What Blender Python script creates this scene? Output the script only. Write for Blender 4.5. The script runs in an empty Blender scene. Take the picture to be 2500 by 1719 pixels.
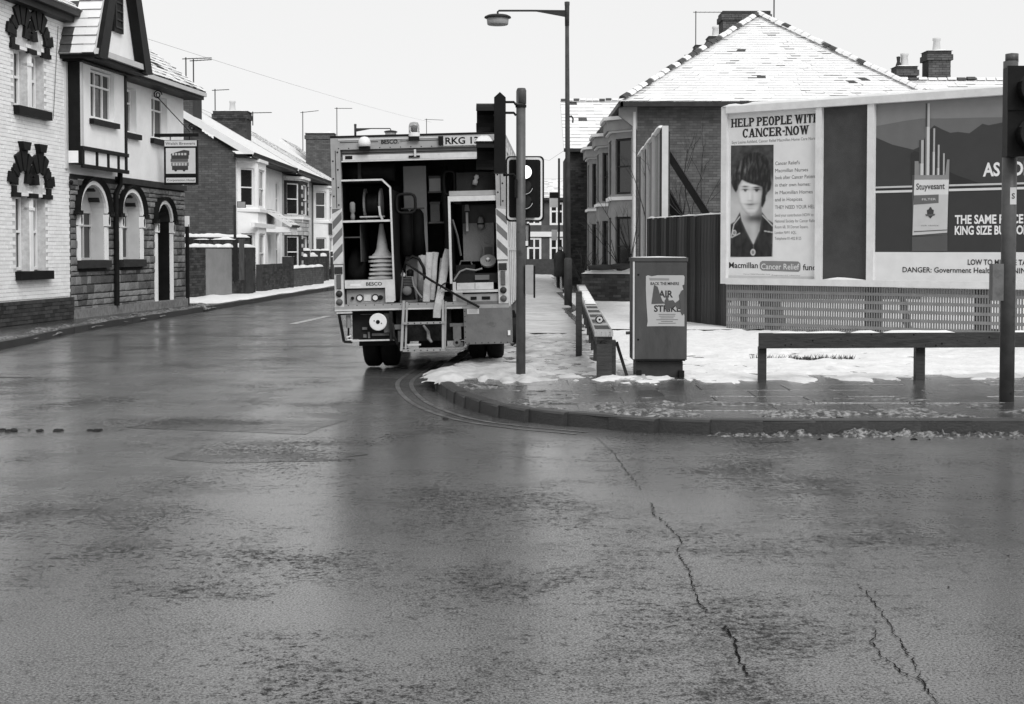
import bpy, math, random
from mathutils import Vector as V, Matrix, noise
R = math.radians
random.seed(7)
C = bpy.context.scene.collection
S = bpy.context.scene

# ------------------------------------------------------------------ camera, sky, sun, exposure
cam = bpy.data.objects.new('camera', bpy.data.cameras.new('camera'))
C.objects.link(cam)
cam.location = (0, 0, 1.57)
cam.rotation_euler = (R(88), 0, 0)
cam.data.sensor_width = 36
cam.data.lens = 50
cam.data.shift_y = -0.0521
cam.data.clip_end = 5000
S.camera = cam
SUN_EL, SUN_AZ = R(42), R(152)
w = bpy.data.worlds.new('World'); S.world = w; w.use_nodes = True
nt = w.node_tree; nt.nodes.clear()
sky = nt.nodes.new('ShaderNodeTexSky'); sky.sky_type = 'NISHITA'; sky.sun_disc = False
sky.sun_elevation = SUN_EL; sky.sun_rotation = SUN_AZ
bw = nt.nodes.new('ShaderNodeRGBToBW')
mx = nt.nodes.new('ShaderNodeMix'); mx.data_type = 'FLOAT'
mx.inputs[0].default_value = 0.9          # closed cloud cover over the clear sky
mx.inputs[3].default_value = 6.5
bg = nt.nodes.new('ShaderNodeBackground'); bg.inputs[1].default_value = 0.1
out = nt.nodes.new('ShaderNodeOutputWorld')
nt.links.new(sky.outputs[0], bw.inputs[0]); nt.links.new(bw.outputs[0], mx.inputs[2])
nt.links.new(mx.outputs[0], bg.inputs[0]); nt.links.new(bg.outputs[0], out.inputs[0])
sl = bpy.data.lights.new('sun', 'SUN'); sl.energy = 1.5; sl.angle = R(30); sl.color = (1, 1, 1)
so = bpy.data.objects.new('sun', sl); C.objects.link(so)
sd = V((math.sin(SUN_AZ) * math.cos(SUN_EL), math.cos(SUN_AZ) * math.cos(SUN_EL), math.sin(SUN_EL)))
so.rotation_euler = sd.to_track_quat('Z', 'Y').to_euler()
S.view_settings.view_transform = 'Standard'; S.view_settings.look = 'None'
S.view_settings.exposure = 0.5; S.view_settings.gamma = 1
S.view_settings.use_curve_mapping = False
S.render.engine = 'CYCLES'
S.cycles.max_bounces = 6

# ------------------------------------------------------------------ materials (a monochrome photograph: greys only)
def mat(name, c, rough=.75, var=.18, vs=4., bump=.15, bs=60., isl=0., metal=0., spec=.12, stretch=None, dark=None, ds=3., dth=.55, dw=.08, emit=0., alpha=None):
    m = bpy.data.materials.new(name); m.use_nodes = True
    n = m.node_tree.nodes; l = m.node_tree.links; b = n['Principled BSDF']
    b.inputs['Roughness'].default_value = rough; b.inputs['Metallic'].default_value = metal
    b.inputs['Specular IOR Level'].default_value = spec
    tc = n.new('ShaderNodeTexCoord'); co = tc.outputs['Object']
    if stretch:
        mp = n.new('ShaderNodeMapping'); mp.inputs['Scale'].default_value = stretch
        l.new(co, mp.inputs['Vector']); co = mp.outputs['Vector']
    nz = n.new('ShaderNodeTexNoise'); nz.inputs['Scale'].default_value = vs; nz.inputs['Detail'].default_value = 7
    nz.inputs['Roughness'].default_value = .65
    l.new(co, nz.inputs['Vector'])
    mr = n.new('ShaderNodeMapRange'); mr.inputs['From Min'].default_value = .3; mr.inputs['From Max'].default_value = .7
    mr.inputs['To Min'].default_value = c * (1 - var); mr.inputs['To Max'].default_value = c * (1 + var)
    l.new(nz.outputs['Fac'], mr.inputs['Value']); val = mr.outputs['Result']
    if isl:
        oi = n.new('ShaderNodeObjectInfo'); ge = n.new('ShaderNodeNewGeometry')
        ad = n.new('ShaderNodeMath'); ad.operation = 'ADD'
        l.new(oi.outputs['Random'], ad.inputs[0]); l.new(ge.outputs['Random Per Island'], ad.inputs[1])
        fr = n.new('ShaderNodeMath'); fr.operation = 'FRACT'; l.new(ad.outputs[0], fr.inputs[0])
        m2 = n.new('ShaderNodeMapRange'); m2.inputs['To Min'].default_value = 1 - isl; m2.inputs['To Max'].default_value = 1 + isl
        l.new(fr.outputs[0], m2.inputs['Value'])
        mu = n.new('ShaderNodeMath'); mu.operation = 'MULTIPLY'
        l.new(val, mu.inputs[0]); l.new(m2.outputs['Result'], mu.inputs[1]); val = mu.outputs[0]
    if dark is not None:
        nd = n.new('ShaderNodeTexNoise'); nd.inputs['Scale'].default_value = ds; nd.inputs['Detail'].default_value = 9
        nd.inputs['Roughness'].default_value = .7
        l.new(co, nd.inputs['Vector'])
        md = n.new('ShaderNodeMapRange'); md.inputs['From Min'].default_value = dth; md.inputs['From Max'].default_value = dth + dw
        l.new(nd.outputs['Fac'], md.inputs['Value'])
        mm = n.new('ShaderNodeMix'); mm.data_type = 'FLOAT'
        l.new(md.outputs['Result'], mm.inputs[0]); l.new(val, mm.inputs[2]); mm.inputs[3].default_value = dark; val = mm.outputs[0]
    l.new(val, b.inputs['Base Color'])
    if bump:
        nb = n.new('ShaderNodeTexNoise'); nb.inputs['Scale'].default_value = bs; nb.inputs['Detail'].default_value = 5
        l.new(co, nb.inputs['Vector'])
        bp = n.new('ShaderNodeBump'); bp.inputs['Strength'].default_value = bump; bp.inputs['Distance'].default_value = .02
        l.new(nb.outputs['Fac'], bp.inputs['Height']); l.new(bp.outputs['Normal'], b.inputs['Normal'])
    if emit:
        b.inputs['Emission Color'].default_value = (1, 1, 1, 1); b.inputs['Emission Strength'].default_value = emit
    if alpha is not None:
        b.inputs['Transmission Weight'].default_value = alpha
    return m

def print_mat(name, rough=.6):
    m = bpy.data.materials.new(name); m.use_nodes = True
    n = m.node_tree.nodes; l = m.node_tree.links; b = n['Principled BSDF']
    b.inputs['Roughness'].default_value = rough; b.inputs['Specular IOR Level'].default_value = .2
    at = n.new('ShaderNodeAttribute'); at.attribute_name = 'Col'
    tc = n.new('ShaderNodeTexCoord'); nz = n.new('ShaderNodeTexNoise'); nz.inputs['Scale'].default_value = 5; nz.inputs['Detail'].default_value = 8
    l.new(tc.outputs['Object'], nz.inputs['Vector'])
    mr = n.new('ShaderNodeMapRange'); mr.inputs['To Min'].default_value = .88; mr.inputs['To Max'].default_value = 1.1
    l.new(nz.outputs['Fac'], mr.inputs['Value'])
    mu = n.new('ShaderNodeMath'); mu.operation = 'MULTIPLY'
    l.new(at.outputs['Fac'], mu.inputs[0]); l.new(mr.outputs['Result'], mu.inputs[1]); l.new(mu.outputs[0], b.inputs['Base Color'])
    return m

def asphalt(name='wet asphalt', k=1., fk=1., sh=0.):
    m = bpy.data.materials.new(name); m.use_nodes = True
    n = m.node_tree.nodes; l = m.node_tree.links; b = n['Principled BSDF']
    tc = n.new('ShaderNodeTexCoord'); co = tc.outputs['Object']
    def nz(scale, det, sx=1, sy=1, rough=.6):
        mp = n.new('ShaderNodeMapping'); mp.inputs['Scale'].default_value = (sx, sy, 1); l.new(co, mp.inputs['Vector'])
        t = n.new('ShaderNodeTexNoise'); t.inputs['Scale'].default_value = scale; t.inputs['Detail'].default_value = det
        t.inputs['Roughness'].default_value = rough
        l.new(mp.outputs['Vector'], t.inputs['Vector']); return t.outputs['Fac']
    def rng(v, a, b_, c, d):
        t = n.new('ShaderNodeMapRange'); t.inputs['From Min'].default_value = a; t.inputs['From Max'].default_value = b_
        t.inputs['To Min'].default_value = c; t.inputs['To Max'].default_value = d; l.new(v, t.inputs['Value']); return t.outputs['Result']
    def op(o, a, c):
        t = n.new('ShaderNodeMath'); t.operation = o
        for i, x in enumerate((a, c)):
            if isinstance(x, (int, float)): t.inputs[i].default_value = x
            else: l.new(x, t.inputs[i])
        return t.outputs[0]
    wear = nz(.4, 7, 1, .5)            # damp and worn patches, drawn out along the street
    track = nz(.9, 5, 1., .09)         # wheel tracks
    grit = nz(95, 3, 1, 1, .7)
    area = nz(.8, 5, 1, .8)            # where the surface has fretted
    fine = nz(27, 6, 1, 1, .75); broad = nz(11, 8, 1, 1, .72)
    chips = op('ADD', op('ADD', op('MULTIPLY', fine, .7), op('MULTIPLY', broad, .3)), rng(area, .35, .65, -.075, .07))
    c = op('MULTIPLY', rng(wear, .3, .7, .06, .105), rng(grit, .34, .66, .05, 2.1))
    c = op('MULTIPLY', op('MULTIPLY', c, rng(chips, .38, .5, .25, 1.1)), k)
    l.new(c, b.inputs['Base Color'])
    b.inputs['Roughness'].default_value = .6
    b.inputs['Specular IOR Level'].default_value = .12
    film = op('MULTIPLY', rng(chips, .38, .52, .0, 1.1), op('MULTIPLY', rng(grit, .36, .62, .1, 1.35), op('MULTIPLY', rng(nz(1.3, 9, .8, 1.7, .7), .36, .6, .3, 1.05), rng(track, .38, .62, .55, 1.5))))
    film = op('MULTIPLY', film, rng(wear, .32, .68, 2.5*fk, 1.15*fk))
    cl = n.new('ShaderNodeClamp'); l.new(film, cl.inputs[0])
    l.new(cl.outputs[0], b.inputs['Coat Weight'])
    l.new(rng(wear, .35, .65, .15, .28), b.inputs['Coat Roughness'])
    b.inputs['Coat IOR'].default_value = 1.5
    hgt = op('ADD', op('MULTIPLY', grit, .5), op('MULTIPLY', chips, 1.1))
    bp = n.new('ShaderNodeBump'); bp.inputs['Strength'].default_value = .6; bp.inputs['Distance'].default_value = .012
    l.new(hgt, bp.inputs['Height']); l.new(bp.outputs['Normal'], b.inputs['Normal'])
    bc = n.new('ShaderNodeBump'); bc.inputs['Strength'].default_value = .12; bc.inputs['Distance'].default_value = .006
    l.new(hgt, bc.inputs['Height']); l.new(bc.outputs['Normal'], b.inputs['Coat Normal'])
    return m

M = dict(
    asphalt=asphalt(),
    patch=asphalt('asphalt patch', .7, .62),
    crack=mat('crack', .008, .9, .2), mark=mat('road paint', .4, .55, .3, 12, .2, 60, dark=.08, ds=9, dth=.5, dw=.15),
    worn=mat('worn road paint', .13, .5, .5, 14, .2, 60, dark=.05, ds=6, dth=.42, dw=.16, spec=.5),
    slab=mat('wet paving', .075, .16, .3, 5, .25, 30, isl=.25, spec=.5, dark=.04, ds=3, dth=.55),
    pave=mat('wet pavement', .06, .2, .4, 3, .35, 35, spec=.5, dark=.025, ds=2.5, dth=.56),
    kerb=mat('kerb stone', .03, .5, .3, 8, .3, 50, isl=.12, spec=.45),
    snow=mat('snow', .74, .8, .1, 5, .7, 22, spec=.2, dark=.45, ds=7, dth=.6, dw=.2),
    trod=mat('trodden snow', .5, .6, .25, 3, .7, 16, spec=.3, dark=.2, ds=2.6, dth=.48, dw=.34, stretch=(.7, 1.3, 1)),
    slush=mat('slush', .26, .45, .6, 22, .8, 40, spec=.4, dark=.03, ds=18, dth=.42, dw=.12),
    snowcap=mat('settled snow', .76, .8, .04, 6, .35, 14, spec=.2),
    thin=mat('snow step shade', .3, .8, .4, 9, .2, 30), bay=mat('grey stone bay', .3, .85, .15, 3, .4, 60),  # thin: grey painted on snow step fronts in place of their shade
    tile=mat('roof tile', .07, .6, .3, 9, .2, 50),
    redbrick=mat('brown brick', .1, .85, .25, 3, .3, 70, isl=.2), darkbrick=mat('dark brick', .055, .85, .25, 5, .3, 70, isl=.4),
    mortar=mat('mortar', .07, .9, .2, 6), dmortar=mat('dark mortar', .05, .9, .2, 6),
    pbrick=mat('white painted brick', .9, .6, .06, 5, .25, 50, isl=.05, dark=.5, ds=2.2, dth=.68, dw=.1), pmortar=mat('painted mortar', .58, .8, .2, 12),
    stone=mat('wall stone', .2, .75, .35, 9, .6, 30, isl=.55), smortar=mat('stone mortar', .04, .9, .3, 8),
    clad=mat('stone cladding', .5, .8, .2, 9, .4, 30, isl=.25),
    white=mat('white paint', .85, .5, .06, 3, .1, 40, dark=.55, ds=3, dth=.68), render=mat('white render', .9, .8, .06, 2.5, .4, 90, dark=.56, ds=1.4, dth=.64, dw=.2),
    reveal=mat('pale grey paint', .55, .7, .08, 4, .1), grender=mat('grey render', .24, .85, .12, 3, .4, 80),
    black=mat('black paint', .01, .5, .3, 6, .1), dgrey=mat('dark grey paint', .035, .5, .25, 6, .1),
    wood=mat('weathered timber', .045, .8, .5, 5, .4, 30, isl=.6, stretch=(6, 6, .5)), rail=mat('dark timber', .045, .6, .4, 9, .3, 30, stretch=(.6, 6, 6), spec=.15),
    paleboard=mat('peeling pale board', .27, .8, .4, 5, .3, 30, isl=.45, stretch=(5, 5, .8), dark=.06, ds=5, dth=.55),
    glass=mat('window glass', .02, .08, .2, 2, .05, 3, spec=.6), curtain=mat('net curtain', .4, .9, .2, 12, 0, stretch=(5, 5, .2)),
    body=mat('aluminium body', .34, .5, .12, 5, .08, 40, metal=.15, dark=.15, ds=6, dth=.56, dw=.3), edge=mat('bright trim', .58, .45, .12, 8, .05, dark=.22, ds=9, dth=.56, dw=.3),
    plate=mat('grey steel plate', .15, .55, .15, 7, .15, 30, dark=.06, ds=6, dth=.57, dw=.25), inner=mat('locker lining', .07, .6, .2, 4, .1),
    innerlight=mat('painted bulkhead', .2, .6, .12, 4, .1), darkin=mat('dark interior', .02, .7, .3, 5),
    rubber=mat('rubber', .01, .75, .3, 9, .3, 30), hose=mat('black hose', .012, .55, .3, 9), chassis=mat('grimy steel', .018, .7, .5, 12, .4, 30),
    canvas=mat('canvas hose', .46, .85, .15, 10, .5, 60, dark=.25, ds=8, dth=.6), cone=mat('cone rubber', .42, .6, .2, 7, .2, dark=.2, ds=6, dth=.58),
    lens=mat('dark red lens', .035, .25, .2), amber=mat('amber lens', .1, .25, .2), clear=mat('clear plastic', .75, .15, .05, 2, 0, alpha=.85), lampw=mat('white lamp', .75, .35, .05),
    galv=mat('galvanised pole', .1, .45, .25, 5, .12, 30, metal=.2, dark=.05, ds=7, dth=.58, dw=.1), column=mat('concrete column', .06, .7, .3, 6, .3, 40), lantern=mat('lantern', .3, .4, .1),
    cab=mat('cabinet paint', .07, .5, .22, 3, .12, 30, dark=.04, ds=3.4, dth=.57, dw=.2, stretch=(1.5,1.5,.5)), sig=mat('signal black', .008, .45, .3, 5, .08),
    frame=mat('hoarding frame', .62, .6, .1, 4, .15, 30, dark=.4, ds=4, dth=.64), panel=mat('bare hoarding sheet', .06, .75, .2, 2.5, .25, 60), concrete=mat('pierced panel', .21, .85, .15, 6, .3, 60),
    lit=mat('lit signal', .9, .4, 0, bump=0, emit=1.2), print=print_mat('poster print'), twig=mat('bare twig', .035, .85, .3),
    coat=mat('dark coat', .05, .9, .2), skin=mat('skin', .4, .6, .05), bark=mat('bark', .05, .9, .3), hill=mat('snowy hill', .62, .9, .15, .02, 0, dark=.33, ds=.03, dth=.5, dw=.2),
    grass=mat('wet grass', .04, .8, .4), rubble=mat('dark debris', .025, .7, .4, 9), woodland=mat('far woodland', .35, .9, .2), wire=mat('wire', .06, .6, .1),
)

# ------------------------------------------------------------------ mesh builder
INV = {}
class MB:
    def __init__(s): s.v = []; s.f = []; s.m = []; s.c = []; s.has = False
    def face(s, pts, m=0, col=0.):
        i = len(s.v); s.v += [tuple(p) for p in pts]; s.f.append(tuple(range(i, i + len(pts)))); s.m.append(m); s.c.append(col)
        return s
    def idx(s, vs, fs, m=0, col=0.):
        i = len(s.v); s.v += [tuple(p) for p in vs]
        for f in fs: s.f.append(tuple(i + k for k in f)); s.m.append(m); s.c.append(col)
        return s
    def box(s, x0, x1, y0, y1, z0, z1, m=0, col=0.):
        return s.idx([(x0,y0,z0),(x1,y0,z0),(x1,y1,z0),(x0,y1,z0),(x0,y0,z1),(x1,y0,z1),(x1,y1,z1),(x0,y1,z1)],
                     [(0,3,2,1),(4,5,6,7),(0,1,5,4),(1,2,6,5),(2,3,7,6),(3,0,4,7)], m, col)
    def hexa(s, p, m=0, col=0.):
        return s.idx(p, [(0,3,2,1),(4,5,6,7),(0,1,5,4),(1,2,6,5),(2,3,7,6),(3,0,4,7)], m, col)
    def fbox(s, fr, s0, s1, o0, o1, z0, z1, m=0, col=0.):
        return s.hexa([fr(s0,o0,z0),fr(s1,o0,z0),fr(s1,o1,z0),fr(s0,o1,z0),fr(s0,o0,z1),fr(s1,o0,z1),fr(s1,o1,z1),fr(s0,o1,z1)], m, col)
    def beam(s, a, b, w, h, up=(0,0,1), m=0):
        a = V(a); b = V(b); d = (b - a).normalized(); u = V(up); r = d.cross(u)
        if r.length < 1e-3: r = d.cross(V((1,0,0)))
        r.normalize(); u = r.cross(d); r = r * w / 2; u = u * h / 2
        return s.hexa([a-r-u, a+r-u, b+r-u, b-r-u, a-r+u, a+r+u, b+r+u, b-r+u], m)
    def prism(s, pts, off, m=0, col=0.):
        n = len(pts); off = V(off); p = [V(q) for q in pts]; q = [a + off for a in p]
        return s.idx(p + q, [tuple(range(n)), tuple(range(2*n-1, n-1, -1))] + [(i, i+n, (i+1)%n+n, (i+1)%n) for i in range(n)], m, col)
    def tube(s, pts, r, n=8, m=0, closed=False):
        pts = [V(p) for p in pts]; k = len(pts); rr = r if isinstance(r, (list, tuple)) else [r]*k
        vs = []; prev = None
        for i, p in enumerate(pts):
            a = pts[(i-1) % k] if closed or i else p; b = pts[(i+1) % k] if closed or i < k-1 else p
            d = (b - a).normalized()
            if prev is None:
                u = d.cross(V((0,0,1)));
                if u.length < .05: u = d.cross(V((0,1,0)))
            else: u = prev - d * prev.dot(d)
            u.normalize(); prev = u; q = d.cross(u)
            for j in range(n):
                t = 2*math.pi*j/n; vs.append(p + (u*math.cos(t) + q*math.sin(t))*rr[i])
        fs = []
        for i in range(k if closed else k-1):
            for j in range(n):
                i2 = (i+1) % k
                fs.append((i*n+j, i*n+(j+1)%n, i2*n+(j+1)%n, i2*n+j))
        if not closed: fs += [tuple(range(n-1,-1,-1)), tuple((k-1)*n+j for j in range(n))]
        return s.idx(vs, fs, m)
    def lathe(s, prof, c=(0,0,0), ax=(0,0,1), n=20, m=0, arc=2*math.pi, a0=0., caps=True):
        ax = V(ax).normalized(); u = ax.cross(V((0,0,1)))
        if u.length < .05: u = V((1,0,0))
        u.normalize(); q = ax.cross(u); c = V(c); vs = []; full = arc > 6.28; nn = n if full else n+1
        for r_, z in prof:
            for j in range(nn):
                t = a0 + arc*j/n; vs.append(c + ax*z + (u*math.cos(t) + q*math.sin(t))*r_)
        fs = []
        for i in range(len(prof)-1):
            for j in range(n):
                j2 = (j+1) % nn
                fs.append((i*nn+j, i*nn+j2, (i+1)*nn+j2, (i+1)*nn+j))
        if caps and full:
            if prof[0][0] > 1e-4: fs.append(tuple(range(nn-1,-1,-1)))
            if prof[-1][0] > 1e-4: fs.append(tuple((len(prof)-1)*nn+j for j in range(nn)))
        return s.idx(vs, fs, m)
    def disc(s, c, r, ax, n=20, m=0, col=0., rx=1.):
        ax = V(ax).normalized(); u = ax.cross(V((0,0,1))); u.normalize(); q = ax.cross(u); c = V(c)
        return s.face([c + u*math.cos(2*math.pi*j/n)*r*rx + q*math.sin(2*math.pi*j/n)*r for j in range(n)], m, col)
    def text(s, txt, o, ux, uz, size, bold=0., width=None, col=0., m=0, xs=1.):
        cu = bpy.data.curves.new('t', 'FONT'); cu.body = txt; cu.size = 1; cu.offset = bold; cu.resolution_u = 3
        ob = bpy.data.objects.new('t', cu); me = bpy.data.meshes.new_from_object(ob)
        k = size / .7; o = V(o); ux = V(ux); uz = V(uz)
        xm = max([v.co.x for v in me.vertices] or [1]); x0 = min([v.co.x for v in me.vertices] or [0])
        kx = width / (xm - x0) if width else k * xs
        s.idx([o + ux*((v.co.x - x0)*kx) + uz*(v.co.y*k) for v in me.vertices], [tuple(p.vertices) for p in me.polygons], m, col)
        bpy.data.objects.remove(ob); bpy.data.curves.remove(cu); bpy.data.meshes.remove(me); return s
    def mesh(s, name, mats, smooth=False):
        me = bpy.data.meshes.new(name); me.from_pydata(s.v, [], s.f)
        for x in (mats if isinstance(mats, (list, tuple)) else [mats]): me.materials.append(M[x])
        if any(s.m): me.polygons.foreach_set('material_index', s.m)
        if any(s.c):
            a = me.attributes.new('Col', 'FLOAT_COLOR', 'CORNER'); k = 0
            buf = []
            for f, c in zip(s.f, s.c): buf += [c, c, c, 1.] * len(f)
            a.data.foreach_set('color', buf)
        if smooth: me.polygons.foreach_set('use_smooth', [True]*len(s.f))
        me.update(); return me
    def build(s, name, mats, parent=None, smooth=False, label=None, kind=None):
        if parent is None and kind is None and s.v:      # a thing that is one mesh: origin at the middle of its foot
            xs = [p[0] for p in s.v]; ys = [p[1] for p in s.v]; zs = [p[2] for p in s.v]
            o = V(((min(xs)+max(xs))/2, (min(ys)+max(ys))/2, min(zs))); s.v = [tuple(V(p)-o) for p in s.v]
        else: o = None
        ob = bpy.data.objects.new(name, s.mesh(name, mats, smooth)); C.objects.link(ob)
        if o is not None: ob.location = o
        attach(ob, parent)
        if label: ob['label'] = label
        if kind: ob['kind'] = kind
        return ob

def attach(ob, parent):
    if parent is not None:
        ob.parent = parent
        if parent.name in INV: ob.matrix_parent_inverse = INV[parent.name]
def tag(o, label, cat, group=None):
    o['label'] = label; o['category'] = cat
    if group: o['group'] = group
    return o
def thing(name, label, cat, loc=(0,0,0), group=None, mw=None):
    o = bpy.data.objects.new(name, None); C.objects.link(o); o.empty_display_size = .3
    if mw is None: o.location = loc
    else: o.matrix_world = mw @ Matrix.Translation(loc)
    INV[o.name] = Matrix.Translation(-V(loc))
    return tag(o, label, cat, group)
def copy_thing(root, mw, label):
    r = root.copy(); C.objects.link(r); r.matrix_world = mw; r['label'] = label
    for ch in root.children:
        c = ch.copy(); C.objects.link(c); c.parent = r; c.matrix_parent_inverse = ch.matrix_parent_inverse.copy()
        for g in ch.children:
            d = g.copy(); C.objects.link(d); d.parent = c; d.matrix_parent_inverse = g.matrix_parent_inverse.copy()
    return r
def frame(o, d):
    o = V((o[0], o[1], 0)); d = V((d[0], d[1], 0)).normalized(); n = V((d.y, -d.x, 0))
    def F(s, out=0., z=0.): return o + d*s + n*out + V((0,0,z))
    F.d = d; F.n = n
    return F
def nz(x, y, z=0., oct=4): return noise.fractal(V((x, y, z)), .9, 2.1, oct)

def holed(mb, F, s0, s1, z0, z1, holes, depth=.15, m=0, back=None):
    ss = sorted({s0, s1, *[h[0] for h in holes], *[h[1] for h in holes]}); zz = sorted({z0, z1, *[h[2] for h in holes], *[h[3] for h in holes]})
    for a, b in zip(ss, ss[1:]):
        for c, d in zip(zz, zz[1:]):
            if any(h[0] <= a and b <= h[1] and h[2] <= c and d <= h[3] for h in holes): continue
            mb.face([F(a,0,c), F(b,0,c), F(b,0,d), F(a,0,d)], m)
    for a, b, c, d in [h[:4] for h in holes]:
        mb.face([F(a,0,c), F(a,0,d), F(a,-depth,d), F(a,-depth,c)], m); mb.face([F(b,0,c), F(b,-depth,c), F(b,-depth,d), F(b,0,d)], m)
        mb.face([F(a,0,c), F(a,-depth,c), F(b,-depth,c), F(b,0,c)], m); mb.face([F(a,0,d), F(b,0,d), F(b,-depth,d), F(a,-depth,d)], m)
def window(par, F, s0, s1, z0, z1, o=-.12, cols=1, rows=(.5,), fm='white', sill=None, t=.05, curtain=False, sm='black'):
    f = MB(); f.fbox(F, s0, s1, o, o+.05, z0, z0+t); f.fbox(F, s0, s1, o, o+.05, z1-t, z1)
    f.fbox(F, s0, s0+t, o, o+.05, z0+t, z1-t); f.fbox(F, s1-t, s1, o, o+.05, z0+t, z1-t)
    for k in range(1, cols):
        x = s0 + (s1-s0)*k/cols; f.fbox(F, x-t*.4, x+t*.4, o+.002, o+.048, z0+t, z1-t)
    for r_ in rows:
        z = z0 + (z1-z0)*r_; f.fbox(F, s0+t, s1-t, o+.004, o+.056, z-t*.4, z+t*.4)
    wn = f.build('window', fm, par)
    MB().fbox(F, s0+.01, s1-.01, o-.02, o+.012, z0+.01, z1-.01).build('pane', 'glass', wn)
    if curtain: MB().fbox(F, s0+.01, s1-.01, o-.06, o-.05, z0+.01, z1-.01).build('curtain', 'curtain', wn)
    if sill: MB().fbox(F, s0-sill, s1+sill, -.03, .09, z0-.12, z0-.002).build('sill', sm, wn)
    return wn
def bricks(par, F, s0, s1, z0, z1, holes=(), mt='redbrick', L=.225, H=.075, g=.01, proud=.008, clip=None, name='brick_courses', seed=0):
    mb = MB(); rnd = random.Random(seed); k = 0; z = z0
    while z < z1 - .02:
        h = min(H - g, z1 - z); s = s0 - (L/2 if k % 2 else 0)
        while s < s1 - .02:
            a = max(s, s0); b = min(s + L - g, s1); s += L
            if b - a < .03: continue
            mid = (a+b)/2; mz = z + h/2
            if any(h_[0] - .02 < b and a < h_[1] + .02 and h_[2] - .02 < mz < h_[3] + .02 for h_ in holes): continue
            if clip and not clip(mid, mz): continue
            o = proud * rnd.uniform(.6, 1.5)
            p = [F(a,0,z), F(b,0,z), F(b,o,z), F(a,o,z), F(a,0,z+h), F(b,0,z+h), F(b,o,z+h), F(a,o,z+h)]
            mb.idx(p, [(2,3,7,6), (3,0,4,7), (1,2,6,5), (4,7,6,5), (0,3,2,1)])
        z += H; k += 1
    return mb.build(name, mt, par, kind='stuff')
def roof(par, e0, e1, r1, r0, rows=None, tw=.3, th=.14, dk=.12, seed=0, top=None, name='roof', thin=.35, deep=1.):
    """Snow lying on coursed tiles: each course a step of its own; dark tile edges show where the snow is thin; grey step fronts are painted shade."""
    e0, e1, r1, r0 = map(V, (e0, e1, r1, r0)); n = (e1-e0).cross(r0-e0).normalized()
    if n.z < 0: n = -n
    ln = (r0-e0).length; rows = rows or max(4, int(ln/.2)); mb = MB(); rnd = random.Random(seed)
    for i in range(rows):
        a, b = i/rows, (i+1)/rows
        p0, p1 = e0.lerp(r0, a), e1.lerp(r1, a); q0, q1 = e0.lerp(r0, b), e1.lerp(r1, b)
        c = max(1, int((p1-p0).length/tw))
        for j in range(c):
            u, w_ = j/c, (j+1)/c
            A, B, Cc, D = p0.lerp(p1,u), p0.lerp(p1,w_), q0.lerp(q1,w_), q0.lerp(q1,u)
            l1 = .012 + deep*(.018 + .02*nz(A.x*2, A.y*2, A.z*2 + seed))
            mb.face([A+n*l1, B+n*l1, Cc+n*.008, D+n*.008], 0)
            bare = nz(A.x*.9, A.y*.9, A.z*.9 + seed*3) > (.62 if dk > .06 else 1.2) - dk*2.2 * (1 if top is None else max(.1, (i/rows-top)*3))
            mb.face([A+n*-.005, B+n*-.005, B+n*l1, A+n*l1], 1 if bare and rnd.random() < .8 else (2 if rnd.random() < thin + .5*nz(A.x*.5, A.y*.5, A.z*.5 + seed) else 0))
            if bare and rnd.random() < dk: mb.face([A+n*(l1+.003), B+n*(l1+.003), Cc+n*.011, D+n*.011], 1)
    dn = n*-th
    for P in ((e0,e1),(e1,r1),(r1,r0),(r0,e0)): mb.face([P[0]+n*.02, P[1]+n*.02, P[1]+dn, P[0]+dn], 0 if P in ((e1,r1),(r0,e0)) else 1)
    mb.face([e0+dn, r0+dn, r1+dn, e1+dn], 1)
    return mb.build(name, ['snowcap', 'tile', 'thin'], par)
def ridge_tiles(par, a, b, n, sz=.22, seed=0):
    a, b = V(a), V(b); d = (b-a)/n; rnd = random.Random(seed); me = None
    q = d.to_track_quat('Y', 'Z').to_matrix().to_4x4()
    mb = MB(); L = d.length*.86
    prof = [(-.5,0),(-.35,.32),(0,.5),(.35,.32),(.5,0)]
    vs = [(x*sz*1.2, y, z*sz*.9) for y in (-L/2, L/2) for x, z in prof]
    mb.idx(vs, [(i, i+1, i+6, i+5) for i in range(4)] + [(4,3,2,1,0), (5,6,7,8,9)])
    mt = mb.mesh('ridge_tile', 'tile'); ms = mb.mesh('ridge_tile', 'snowcap')
    for i in range(n):
        o = bpy.data.objects.new('ridge_tile', mt if rnd.random() < .38 else ms); C.objects.link(o); attach(o, par)
        p = a + d*(i+.5)
        o.matrix_basis = Matrix.Translation(p + V((0,0,rnd.uniform(-.01,.02)))) @ q
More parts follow.
